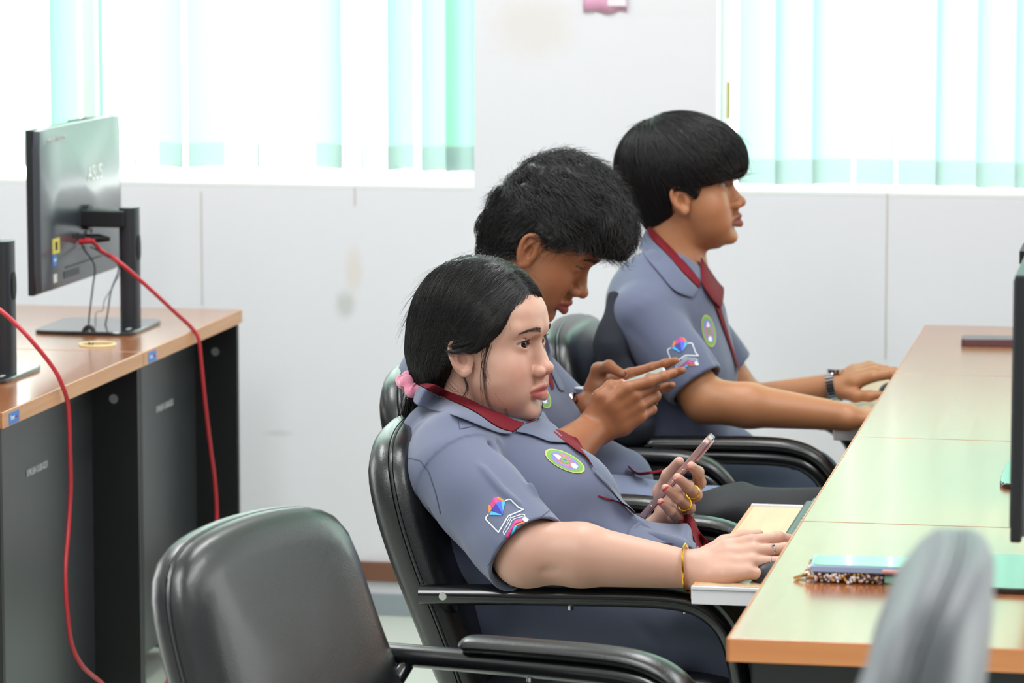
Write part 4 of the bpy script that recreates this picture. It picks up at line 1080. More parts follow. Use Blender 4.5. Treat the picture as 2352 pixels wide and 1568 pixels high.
    T.cone(at(1078, 1000, 5.335), at(1098, 900, 5.335), .058, .060, .006, 's')
    pos, Q = T.mesh((-1.33, 4.93, .50), (-.62, 5.70, .92), .0024)
    col_ = np.tile(SH, (len(pos), 1))
    # maroon facing inside the front hem
    shirt = mesh_obj('shirt', pos, Q, M['shirt'], body, color=col_)
    sbv = bvh_of(shirt)
    sleeve_logo(sbv, shirt, lambda p: (1090+p[0]/11.2, 1120+p[1]/11.2)); crest(sbv, shirt, 1297, 1059, 50, 19, 26)
    # cuff hem stitch, shoulder seam
    def seam(name, pts, w_=1.6, m='seam'): decal(name, [(stroke(pts, w_), m, 0)], sbv, shirt, off=.0005, sub=6)
    M['seam'] = mat('seam_thread', (66, 72, 94), .8)
    seam('cuff_stitch', [(1152, 1290), (1104, 1268), (1090, 1300)][:2]+[(1104, 1268)] if False else [(1262, 1172), (1215, 1208), (1150, 1262), (1120, 1300)])
    seam('shoulder_seam', [(932, 1050), (965, 1058), (985, 1085), (1000, 1130), (1012, 1180)], 2.0)
    seam('yoke_seam', [(1052, 963), (1056, 985), (1090, 978)], 1.6)
    # collar: maroon band against the neck, grey leaf outside
    bb = bvh_of(body)
    def band(rows_px, m, name, th=.002, snap=.003, **k):
        patch(name, snap_rows(rows_px, (sbv, bb), snap), m, shirt, th=th, **k)
    top = [(974, 880, 5.30), (998, 882, 5.25), (1031, 897, 5.23), (1081, 914, 5.225), (1118, 932, 5.235), (1156, 954, 5.255), (1181, 967, 5.27), (1206, 973, 5.30)]
    mid = [(962, 884, 5.30), (980, 893, 5.25), (1013, 909, 5.23), (1056, 931, 5.22), (1096, 953, 5.22), (1122, 972, 5.23), (1148, 987, 5.24), (1176, 995, 5.27)]
    band([top, [((a[0]+b[0])/2, (a[1]+b[1])/2, (a[2]+b[2])/2) for a, b in zip(top, mid)], mid], M['maroon'], 'collar_facing', snap=.007)
    band([mid, [(954, 900, 5.30), (968, 912, 5.25), (1000, 928, 5.22), (1046, 946, 5.21), (1088, 964, 5.21), (1118, 980, 5.22), (1146, 992, 5.23), (1174, 997, 5.26)],
          [(948, 922, 5.30), (960, 932, 5.25), (992, 945, 5.22), (1038, 956, 5.2), (1080, 972, 5.2), (1114, 986, 5.2), (1144, 996, 5.22), (1172, 999, 5.26)]], M['cloth'], 'collar', snap=.006)
    band([[(1180, 994, 5.29), (1200, 978, 5.3), (1226, 963, 5.31), (1240, 962, 5.32)], [(1200, 996, 5.27), (1222, 986, 5.28), (1248, 976, 5.3), (1264, 980, 5.32)], [(1226, 1003, 5.26), (1246, 1000, 5.26), (1272, 998, 5.28), (1292, 1008, 5.3)], [(1262, 1018, 5.26), (1284, 1020, 5.26), (1304, 1022, 5.27), (1324, 1034, 5.28)]], M['cloth'], 'lapel', snap=.006)
    band([[(1262, 988, 5.315), (1284, 990, 5.33), (1308, 998, 5.34), (1326, 1004, 5.33)], [(1276, 1004, 5.305), (1298, 1008, 5.315), (1322, 1016, 5.325), (1342, 1032, 5.32)], [(1296, 1018, 5.29), (1316, 1026, 5.30), (1338, 1044, 5.305), (1358, 1070, 5.30)], [(1326, 1040, 5.29), (1342, 1050, 5.29), (1354, 1064, 5.29), (1366, 1086, 5.29)]], M['maroon'], 'lapel_facing', snap=.008)
    band([[(1206, 973, 5.31), (1226, 962, 5.34), (1240, 960, 5.35)], [(1188, 990, 5.29), (1210, 978, 5.32), (1230, 968, 5.325)]], M['maroon'], 'neck_facing', snap=.004)
    band([[(1366, 1080, 5.28), (1384, 1098, 5.29), (1404, 1116, 5.30), (1430, 1146, 5.30), (1462, 1178, 5.3)], [(1362, 1084, 5.27), (1379, 1103, 5.28), (1398, 1122, 5.29), (1424, 1152, 5.30), (1456, 1184, 5.3)]], M['cloth'], 'placket', snap=.004)
    band([[(1372, 1136, 5.245), (1402, 1145, 5.245), (1436, 1157, 5.25), (1462, 1178, 5.255)], [(1372, 1140, 5.243), (1402, 1150, 5.243), (1434, 1162, 5.248), (1458, 1182, 5.253)]], M['maroon'], 'placket_edge', th=.001, snap=.002)
    # turned-up front hem with maroon inside, lying over the lap
    band([[(1556, 1196, 5.40), (1572, 1182, 5.40), (1592, 1186, 5.395), (1604, 1215, 5.36), (1625, 1240, 5.33), (1645, 1262, 5.31)],
          [(1560, 1200, 5.38), (1574, 1190, 5.38), (1590, 1194, 5.375), (1598, 1222, 5.34), (1612, 1248, 5.32), (1618, 1262, 5.31)],
          [(1558, 1210, 5.37), (1572, 1200, 5.36), (1584, 1205, 5.35), (1592, 1232, 5.32), (1598, 1256, 5.31), (1600, 1265, 5.30)]], M['maroon'], 'hem_facing', th=.003, snap=.004)
    band([[(1470, 1196, 5.36), (1520, 1200, 5.36), (1558, 1200, 5.365), (1580, 1202, 5.35), (1592, 1228, 5.32), (1600, 1262, 5.30)],
          [(1440, 1215, 5.27), (1500, 1216, 5.28), (1550, 1216, 5.30), (1582, 1222, 5.30), (1592, 1240, 5.295), (1602, 1264, 5.29)],
          [(1440, 1240, 5.22), (1500, 1250, 5.22), (1550, 1250, 5.23), (1580, 1258, 5.24), (1594, 1264, 5.25), (1602, 1272, 5.26)]], M['cloth'], 'shirt_hem', th=.003, snap=.004)
    # ---------------- trousers
    U = SDF()
    for dy, kx in ((-.095, 0), (.105, 10)):
        U.cone(at(1250+kx, 1440, Y0+dy), at(1700+kx, 1440, Y0+dy*1.05), .094, .074, .03); U.cone(at(1700+kx, 1440, Y0+dy*1.05), np.array(at(1700+kx, 1440, Y0+dy*1.05))*[1, 1, 0]+(.02, 0, .10), .072, .052, .02)
    U.cone(at(1210, 1420, Y0-.05), at(1210, 1420, Y0+.05), .115, .115, .03); U.cone(at(1240, 1330, Y0), at(1230, 1430, Y0), .11, .12, .03)
    folds(U, [([g(1450, 1420, 5.16), g(1530, 1500, 5.16), g(1560, 1600, 5.17)], -.006, .010), ([g(1180, 1400, 5.15), g(1300, 1420, 5.14), g(1400, 1400, 5.15)], .006, .014), ([g(1340, 1390, 5.15), g(1380, 1470, 5.14), g(1440, 1540, 5.15)], -.006, .014)])
    weave(U, at(1400, 1450, Y0), .7, .0025, 22., 5)
    pos, Q = U.mesh((-1.20, 5.03, .05), (-.45, 5.66, .72), .0042)
    mesh_obj('trousers', pos, Q, M['trousers'], body)
    sh_ = MB()
    for dy in (-.1, .11):
        c0 = np.array(at(1705, 1440, Y0+dy*1.05))*[1, 1, 0]+(.05, 0, 0)
        sh_.sph(c0+(.03, 0, .045), (.12, .045, .045), 12)
    keep(sh_.build('shoes', M['leather'], None), body)
    # ---------------- hair, pulled back to the nape
    Hh = SDF(); w_ = F.w; K = F.k
    def E(c, r, k, op='u', rot=None): Hh.ell(w_(c), np.array(r)*K, F.R if rot is None else F.R@rot, k*K, op)
    E((-.012, 0, .028), (.099, .0835, .091), .01)
    E((-.050, 0, -.012), (.062, .070, .070), .03)
    Hh.cone(w_((-.065, 0, -.04)), w_((-.080, -.004, -.098)), .052, .026, .03)
    E((.012, -.058, .022), (.045, .024, .045), .02)
    # face opening
    def face_cut(P):
        q = F.l(P); x, y, z = q.T; a = np.abs(y)
        # hairline: front edge runs from the top of the brow down in front of the ear
        edge = np.interp(z, [-.12, -.06, -.035, -.02, -.01, 0, .02, .045, .06, .075, .09, .11], [-.06, -.045, -.03, .0, .018, .031, .050, .064, .075, .087, .098, .13])
        return (edge-x)*.8*K
    Hh.fn(face_cut, w_((.05, 0, 0)), .16, .010, 's')
    def ear_cut(P): q = F.l(P)-np.array((.000, -.080, -.030)); return (np.linalg.norm(q/np.array((.021, .05, .022)), axis=1)-1)*.021*K
    Hh.fn(ear_cut, w_((-.006, -.08, -.030)), .06, .006, 's')
    pos, Q = Hh.mesh(F.o-.20, F.o+.17, .0022)
    hair = mesh_obj('hair', pos, Q, M['hair'], body)
    tgt = w_((-.088, .0, -.100))
    def field(P):
        q = F.l(P); v = np.array((-.088, .0, -.105))-q; n = np.linalg.norm(v, axis=1)[:, None]; v = v/n
        top = sstep(.0, .09, q[:, 2])[:, None]; side = np.sign(-q[:, 1]-.012)[:, None]
        lat = np.concatenate([-.35+0*top, np.where(side > 0, -1., 1.), -.55+0*top], 1)
        v = v*(1-.55*top)+lat*.55*top
        return v @ F.R.T
    st = surf_points(hair, 9500, 3)
    st2 = surf_points(hair, 2200, 6, lambda v: (F.l(v)[:, 0] > .045)*(F.l(v)[:, 2] > .035))
    P_ = grow(Hh, np.concatenate([st, st2]), field, K=13, step=.0105, off=.0022, wob=.26, seed=5)
    strands_mesh('hair_strands', P_, .00032, M['hairs'], hair)
    # flyaway hairs over the crown
    st = surf_points(hair, 330, 8, lambda v: F.l(v)[:, 2] > .03)
    P2 = grow(Hh, st, field, K=9, step=.007, off=.004, wob=1.6, seed=9, lift=.28)
    strands_mesh('flyaway_hair', P2, .00016, M['hairs'], hair)
    # loose strands in front of the ear
    lo_ = []; rs = np.random.RandomState(7)
    def drop(pts, n, sp, r=.0003):
        base = spline(pts, 4); base = base[np.linspace(0, len(base)-1, 17).round().astype(int)]
        for i in range(n): lo_.append(base+rs.normal(size=3)*sp*(1, .4, 1)+np.linspace(0, 1, len(base))[:, None]*rs.normal(size=3)*sp*(2.0, .6, 2.0))
    drop([at(1139, 775, 5.262), at(1139, 830, 5.262), at(1145, 880, 5.262), at(1158, 930, 5.268), at(1172, 975, 5.27)], 9, .0007)
    drop([at(1128, 780, 5.256), at(1112, 830, 5.252), at(1110, 880, 5.253), at(1120, 930, 5.258), at(1150, 965, 5.262)], 16, .0020)
    drop([at(1120, 775, 5.254), at(1108, 820, 5.250), at(1112, 860, 5.252), at(1135, 900, 5.258), at(1150, 915, 5.262)], 10, .0022)
    drop([at(1048, 835, 5.262), at(1066, 866, 5.252), at(1074, 890, 5.252), at(1068, 905, 5.252), at(1062, 912, 5.252)], 22, .0011)
    drop([at(1030, 880, 5.25), at(1045, 895, 5.25), at(1062, 900, 5.25), at(1070, 908, 5.25), at(1074, 915, 5.25)], 8, .0022)
    drop([at(1000, 800, 5.30), at(1022, 806, 5.262), at(1034, 808, 5.242), at(1055, 808, 5.236), at(1080, 800, 5.238), at(1102, 786, 5.248), at(1122, 760, 5.275)], 70, .0022)
    drop([at(1000, 785, 5.30), at(1020, 792, 5.262), at(1036, 794, 5.244), at(1058, 790, 5.238), at(1085, 780, 5.24), at(1112, 762, 5.275)], 34, .0018)
    drop([at(1247, 925, 5.32), at(1245, 945, 5.32), at(1238, 960, 5.315), at(1232, 972, 5.31), at(1228, 978, 5.31)], 4, .0006)
    strands_mesh('loose_strands', lo_, .00021, M['hairs'], hair)
    # tail below the scrunchie
    tail = []
    for i in range(260):
        o_ = rs.normal(size=3)*.006; base = spline([at(962, 885, 5.345), at(950, 905, 5.35), at(944, 950, 5.36), at(936, 1000, 5.37), at(932, 1040, 5.38)], 3)
        tail.append(base+o_*np.linspace(.7, 1.5, len(base))[:, None]+rs.normal(size=3)*.006*np.linspace(0, 1, len(base))[:, None]**2)
    strands_mesh('ponytail', np.array(tail), .0005, M['hairs'], hair)
    sc = MB(); cc = at(955, 885, 5.335); ax_ = unit((-.45, .1, -.9)); a_ = unit(np.cross(ax_, (0, 1, 0))); b_ = np.cross(ax_, a_)
    pth = [cc+.020*(a_*math.cos(p)+b_*math.sin(p))+ax_*.003*math.sin(5*p) for p in np.arange(60)/60*2*PI]; rr = [.0105+.0022*math.sin(9*p) for p in np.arange(60)/60*2*PI]
    sc.tube(pth, rr, 14, closed=True); keep(sc.build('scrunchie', mat('pink_towelling', (245, 150, 180), .9, bump=(500, .8, .002), sheen=.6), None), hair)
    return body, F
woman_o, FW = woman()
# the phone in her hand
def hand_phone():
    p0, p1 = at(1472, 1190, 5.415), at(1634, 1002, 5.425); u_ = unit(p1-p0); L = np.linalg.norm(p1-p0); n = unit(np.cross((.10, -1, .12), u_)); n = n if n[0] < 0 else -n
    s_ = np.cross(u_, n); s_ = s_ if s_[1] < 0 else -s_            # s_: towards the camera
    Wp, Tp = .074, .0112
    mw = Matrix((Vector(u_), Vector(s_), Vector(n))).transposed().to_4x4(); c = (p0+p1)/2; mw.translation = Vector(c)
    r = empty('smartphone', c); tag(r, 'pink smartphone in a clear case held upright in the woman\'s hand', 'phone')
    def rr(a, b, rad, t0, t1, nm, m, e=.0015):
        R_ = []
        for z, q in ((t0, e), (t0+e, 0), (t1-e, 0), (t1, e)):
            ring = []
            for p in np.arange(60)/60*2*PI:
                cx, sx_ = math.cos(p), math.sin(p); ring.append((math.copysign(max(a-rad, 0), cx)*(abs(cx) > 1e-9)+cx*(rad-q), math.copysign(b-rad, sx_)*(abs(sx_) > 1e-9)+sx_*(rad-q), z))
            R_.append(ring)
        mb = MB().loft(R_); mb.v = [np.array([mw @ Vector(v) for v in q]) for q in mb.v]; o = mb.build(nm, m, None); return keep(o, r)
    rr(L/2-.0015, Wp/2-.0015, .011, -Tp/2+.002, Tp/2-.001, 'metal_frame', mat('rose_metal', (190, 160, 155), .22, .9))
    rr(L/2-.003, Wp/2-.003, .010, Tp/2-.002, Tp/2-.0003, 'screen', mat('phone_glass', (15, 18, 20), .05, coat=1.))
    cs = rr(L/2, Wp/2, .012, -Tp/2, Tp/2-.0006, 'clear_case', None if False else M['case'])
    rr(L/2-.004, Wp/2-.004, .010, -Tp/2-.0008, -Tp/2+.001, 'back_panel', mat('pink_glass', (222, 170, 178), .12, coat=.6))
    def bx(lo, hi, nm, m, bev=.001): mb = MB().box(lo, hi, bev); mb.v = [np.array([mw @ Vector(v) for v in q]) for q in mb.v]; return keep(mb.build(nm, m, None), r)
    bx((L/2-.040, -.030, -Tp/2-.0035), (L/2-.006, .004+.028, -Tp/2), 'camera_bump', mat('pink_glass2', (205, 150, 160), .1, coat=.8), .002)
    for x in (-.010, .014): bx((x-.009, Wp/2-.001, -.0022), (x+.009, Wp/2+.0016, .0018), 'side_button', mat('rose_button', (196, 160, 156), .2, .8), .001)
    bx((-.062, Wp/2-.001, -.0020), (-.052, Wp/2+.0012, .0016), 'side_button', bpy.data.materials['rose_button'], .001)
M['case'] = mat('clear_case', (240, 215, 215), .08, trans=.85)
hand_phone()
# ============================================================ the two men
SKM = s2l((158, 100, 66)); SKM2 = s2l((176, 120, 82))
def torso_common(T, parts, k=.03):
    for a, b, ra, rb in parts: T.cone(a, b, ra, rb, k)
def sleeve(T, A, B, ra, rb, hollow=True, k=.014):
    ax = unit(B-A); L = np.linalg.norm(B-A)
    def f(P):
        t = (P-A)@ax; r = ra+(rb-ra)*np.clip(t/L, 0, 1); q = P-A-np.clip(t, 0, 9)[:, None]*ax
        return np.where(t < 0, np.linalg.norm(P-A, axis=1)-ra, np.maximum(np.linalg.norm(q, axis=1)-r, t-L))
    T.fn(f, (A+B)/2, L/2+ra, k)
    return lambda: T.cone(B-ax*.04, B+ax*.03, rb-.013, rb-.002, .002, 's')
def short_hair(F, body, E_list, cones, edge, ear, seed, swirl, n=5200, off=.003, wob=.5, step=.008, r=.00045, K=9, spiky=0, fly=200, lump=0):
    H = SDF(); k_ = F.k
    for c, r_, k in E_list: H.ell(F.w(c), np.array(r_)*k_, F.R, k*k_)
    for a, b, ra, rb, k in cones: H.cone(F.w(a), F.w(b), ra*k_, rb*k_, k*k_)
    def cut(P):
        q = F.l(P); return (np.interp(q[:, 2], edge[0], edge[1])-q[:, 0])*.6*k_
    H.fn(cut, F.w((.05, 0, 0)), .2, .012, 's')
    def ecut(P): q = F.l(P)-np.array(ear[0]); return (np.linalg.norm(q/np.array(ear[1]), axis=1)-1)*.022*k_
    H.fn(ecut, F.w(ear[0]), .07, .006, 's')
    if lump: weave(H, F.w((0, 0, .06)), .3, lump, 95., seed)
    pos, Q = H.mesh(F.o-.21, F.o+.21, .0026)
    hair = mesh_obj('hair', pos, Q, M['hair'], body)
    def field(P): return swirl(F.l(P)) @ F.R.T
    st = surf_points(hair, n, seed); P_ = grow(H, st, field, K=K, step=step, off=off, wob=wob, seed=seed+1)
    strands_mesh('hair_strands', P_, r, M['hairs'], hair)
    if fly:
        st = surf_points(hair, fly, seed+4, lambda v: F.l(v)[:, 2] > .01)
        strands_mesh('flyaway_hair', grow(H, st, field, K=7, step=.006, off=.004, wob=1.3, seed=seed+5, lift=.35 if not spiky else .5), .0003, M['hairs'], hair)
    return hair
def watch(c, axis, R, parent):
    axis = unit(axis); a = unit(np.cross(axis, (0, 0, 1))); b = np.cross(axis, a); n = 26
    for i in range(n):
        p = i/n*2*PI; q = np.array(c)+R*(a*math.cos(p)*1.1+b*math.sin(p)*.95); tz = unit(-a*math.sin(p)+b*math.cos(p))
        if i == 0: mb = MB()
        mb.tube([q-axis*.008, q+axis*.008], .0042, 6)
    o = keep(mb.build('watch_band', M['silver'], None), parent)
    f = MB().tube([np.array(c)-b*R*.95*(-1)-b*.0, np.array(c)+b*(R*.95+.006)], .016, 24) if False else MB().tube([np.array(c)+np.array((0, 0, R*.9)), np.array(c)+np.array((0, 0, R*.9+.008))], .017, 24)
    keep(f.build('watch_face', M['silver'], None), parent); return o

def man_far():
    Y0 = 6.70
    F = Frame(at(1579, 430, Y0), yaw=-1, pitch=-6, roll=0, k=1.01); F.eo = .0042
    S = SDF(); head(S, F, eye_open=.0042, eye_low=.0035, cheek=1.04, nose=1.0, lips=.96, chin=-.006, ear_sides=(-1,), jaw=1.03)
    S.cone(F.w((-.028, 0, -.045)), at(1548, 640, Y0), .053, .058, .018); S.cone(at(1548, 640, Y0), at(1545, 760, Y0), .062, .085, .03)
    sh = at(1478, 735, Y0-.16); el = at(1622, 920, Y0-.215); wr = at(1945, 957, Y0-.17)
    S.cone(at(1530, 690, Y0), sh, .05, .048, .03); S.cone(sh, el, .050, .041, .02); m_ = el+(wr-el)*.3; S.cone(el, m_, .042, .041, .012); S.cone(m_, wr, .041, .0255, .012)
    hand(S, wr, at(2050, 962, Y0-.13)-wr, (.05, -.1, 1), 1, 1.0, flex=((12, 25, 18),)*4)
    lsh = at(1570, 720, Y0+.17); lel = at(1720, 925, Y0+.20); lwr = at(1915, 886, Y0+.17)
    S.cone(at(1545, 700, Y0), lsh, .05, .048, .03); S.cone(lsh, lel, .046, .036, .02); S.cone(lel, lwr, .036, .025, .012)
    hand(S, lwr, at(2000, 856, Y0+.16)-lwr, (-.15, -.35, 1), -1, 1.0, flex=((8, 22, 12), (22, 34, 15), (32, 40, 15), (38, 42, 15)), spread=(8, 2, -5, -14))
    pos, Q = S.mesh((-1.22, 6.40, .50), (-.48, 7.02, 1.24), .0021)
    c = head_tint(F, pos, SKM2, s2l((132, 74, 60)), s2l((170, 98, 66)))
    q = F.l(pos); m = np.exp(-(((q[:, 2]+.056)/.005)**2+(q[:, 1]/.022)**2))*(q[:, 0] > .072)*.45; c = c*(1-m[:, None])+np.array(s2l((60, 40, 34)))*m[:, None]
    body = mesh_obj('person', pos, Q, M['skin'], color=c)
    tag(body, 'man farthest back in profile with bowl cut hair, both hands at the keyboard', 'person')
    bv = bvh_of(body); eyes(F, body, (1, 0, -.05)); shade_hair_brows(F, bv, body, n=120)
    watch(at(1918, 886, Y0+.17), lwr-lel, .029, body)
    # shirt
    T = SDF()
    for dy in (-.055, .055):
        T.cone(at(1518, 700, Y0+dy), at(1528, 850, Y0+dy), .105, .118, .03); T.cone(at(1528, 850, Y0+dy), at(1540, 1010, Y0+dy), .118, .118, .03)
    T.cone(at(1500, 715, Y0-.13), at(1540, 705, Y0+.13), .070, .070, .03)
    T.cone(at(1520, 660, Y0), at(1520, 710, Y0), .060, .088, .03); T.cone(at(1600, 720, Y0), at(1612, 850, Y0), .050, .062, .04)
    T.cone(at(1560, 1030, Y0), at(1680, 1045, Y0), .10, .055, .04)
    h1 = sleeve(T, at(1478, 735, Y0-.165), at(1600, 888, Y0-.212), .068, .058); h2 = sleeve(T, at(1570, 720, Y0+.165), at(1668, 850, Y0+.20), .062, .056)
    g = at
    folds(T, [([g(1440, 640, 6.5), g(1530, 680, 6.48), g(1590, 760, 6.46)], -.010, .011), ([g(1450, 690, 6.47), g(1530, 730, 6.44), g(1600, 830, 6.42)], .007, .010), ([g(1420, 740, 6.47), g(1480, 800, 6.44), g(1540, 880, 6.42)], -.007, .012),
              ([g(1560, 660, 6.5), g(1620, 740, 6.5), g(1650, 840, 6.48)], -.009, .011), ([g(1620, 680, 6.55), g(1660, 780, 6.54), g(1690, 870, 6.54)], .006, .009), ([g(1400, 700, 6.55), g(1400, 800, 6.53), g(1440, 900, 6.52)], .008, .014)], 1.25)
    weave(T, g(1540, 800, Y0), .5, .0016, 30., 11)
    h1(); h2(); T.cone(at(1548, 655, Y0), at(1560, 560, Y0), .060, .056, .008, 's')
    pos, Q = T.mesh((-1.25, 6.38, .46), (-.70, 7.02, 1.08), .0036)
    shirt = mesh_obj('shirt', pos, Q, M['shirt'], body, color=np.tile(SH, (len(pos), 1))); sb = bvh_of(shirt)
    ca, sa = math.cos(.42), math.sin(.42)
    sleeve_logo(sb, shirt, lambda p: (1568+.072*(ca*(p[0]-800)-sa*(p[1]-760)), 816+.072*(sa*(p[0]-800)+ca*(p[1]-760))))
    crest(sb, shirt, 1627, 760, 38, 15, 78)
    def band(rows, m, nm, th=.002, snap=.005): patch(nm, snap_rows(rows, (sb, bv), snap), m, shirt, th=th)
    t_ = [(1492, 512, 6.68), (1508, 532, 6.63), (1545, 570, 6.62), (1585, 615, 6.63), (1612, 652, 6.66)]; m_ = [(1484, 525, 6.68), (1498, 548, 6.62), (1536, 590, 6.61), (1572, 632, 6.62), (1604, 664, 6.65)]
    band([t_, m_], M['maroon'], 'collar_facing')
    band([m_, [(1474, 545, 6.68), (1490, 570, 6.61), (1525, 612, 6.60), (1560, 655, 6.61), (1598, 672, 6.64)], [(1466, 568, 6.68), (1482, 590, 6.60), (1512, 628, 6.59), (1548, 670, 6.60), (1590, 686, 6.64)]], M['cloth'], 'collar')
    band([[(1606, 588, 6.72), (1622, 612, 6.73), (1650, 645, 6.74), (1664, 660, 6.74)], [(1605, 600, 6.70), (1612, 630, 6.70), (1632, 668, 6.70), (1658, 690, 6.71)], [(1608, 650, 6.66), (1618, 670, 6.66), (1632, 690, 6.66), (1652, 712, 6.68)]], M['maroon'], 'lapel_facing', snap=.010)
    band([[(1650, 690, 6.70), (1664, 740, 6.705), (1682, 800, 6.70), (1700, 850, 6.69)], [(1636, 690, 6.66), (1654, 740, 6.66), (1676, 802, 6.66), (1697, 855, 6.66)]], M['maroon'], 'placket_edge')
    band([[(1606, 600, 6.70), (1612, 640, 6.68), (1622, 668, 6.67)], [(1600, 600, 6.74), (1604, 640, 6.74), (1616, 672, 6.73)]], mat('dark_undershirt', (24, 26, 30), .8), 'undershirt')
    U = SDF()
    for dy, kx in ((-.10, 0), (.10, 12)):
        U.cone(at(1560+kx, 1110, Y0+dy), at(1840+kx, 1110, Y0+dy), .088, .068, .03); U.cone(at(1840+kx, 1110, Y0+dy), np.array(at(1840+kx, 1110, Y0+dy))*[1, 1, 0]+(.02, 0, .10), .065, .05, .02)
    U.cone(at(1545, 1090, Y0-.05), at(1545, 1090, Y0+.05), .11, .11, .03)
    folds(U, [([g(1660, 1120, 6.5), g(1720, 1070, 6.5), g(1800, 1050, 6.5)], -.007, .010), ([g(1700, 1140, 6.5), g(1760, 1085, 6.5), g(1850, 1070, 6.5)], .006, .010)])
    weave(U, g(1700, 1100, Y0), .6, .003, 24., 9)
    pos, Q = U.mesh((-1.2, 6.40, .05), (-.50, 7.0, .66), .0055)
    mesh_obj('jeans', pos, Q, mat('blue_grey_denim', (104, 120, 142), .8, bump=(900, .2, .0008), var=(12, .12)), body)
    sm = MB()
    for dy in (-.1, .1):
        c0 = np.array(at(1850, 1110, Y0+dy))*[1, 1, 0]+(.05, 0, 0); sm.sph(c0+(.03, 0, .045), (.12, .045, .045), 12)
    keep(sm.build('shoes', M['leather'], None), body)
    def swirl(q):
        x, y, z = q.T; cr = np.array((-.045, 0, .13)); d = q-cr; v = np.stack([d[:, 0]*1.1+.02, d[:, 1]*.9, -np.abs(z-.16)-.01], 1); return v/(np.linalg.norm(v, axis=1)[:, None]+1e-9)
    short_hair(F, body, [((-.014, 0, .046), (.118, .093, .096), .02), ((-.052, 0, .004), (.052, .068, .066), .03), ((.052, 0, .045), (.060, .072, .056), .03), ((.022, 0, .0), (.03, .0745, .03), .012)],
               [((-.048, 0, -.02), (-.042, 0, -.058), .054, .040, .03)],
               ([-.14, -.085, -.050, -.034, -.02, .000, .004, .012, .022, .04], [-.055, -.05, -.03, .020, .026, .030, .045, .085, .15, .3]), ((-.004, -.080, -.026), (.023, .05, .032)), 21, swirl, n=7500, off=.003, wob=.28, step=.010, K=11, fly=120, r=.0004)
    return body
man_far()

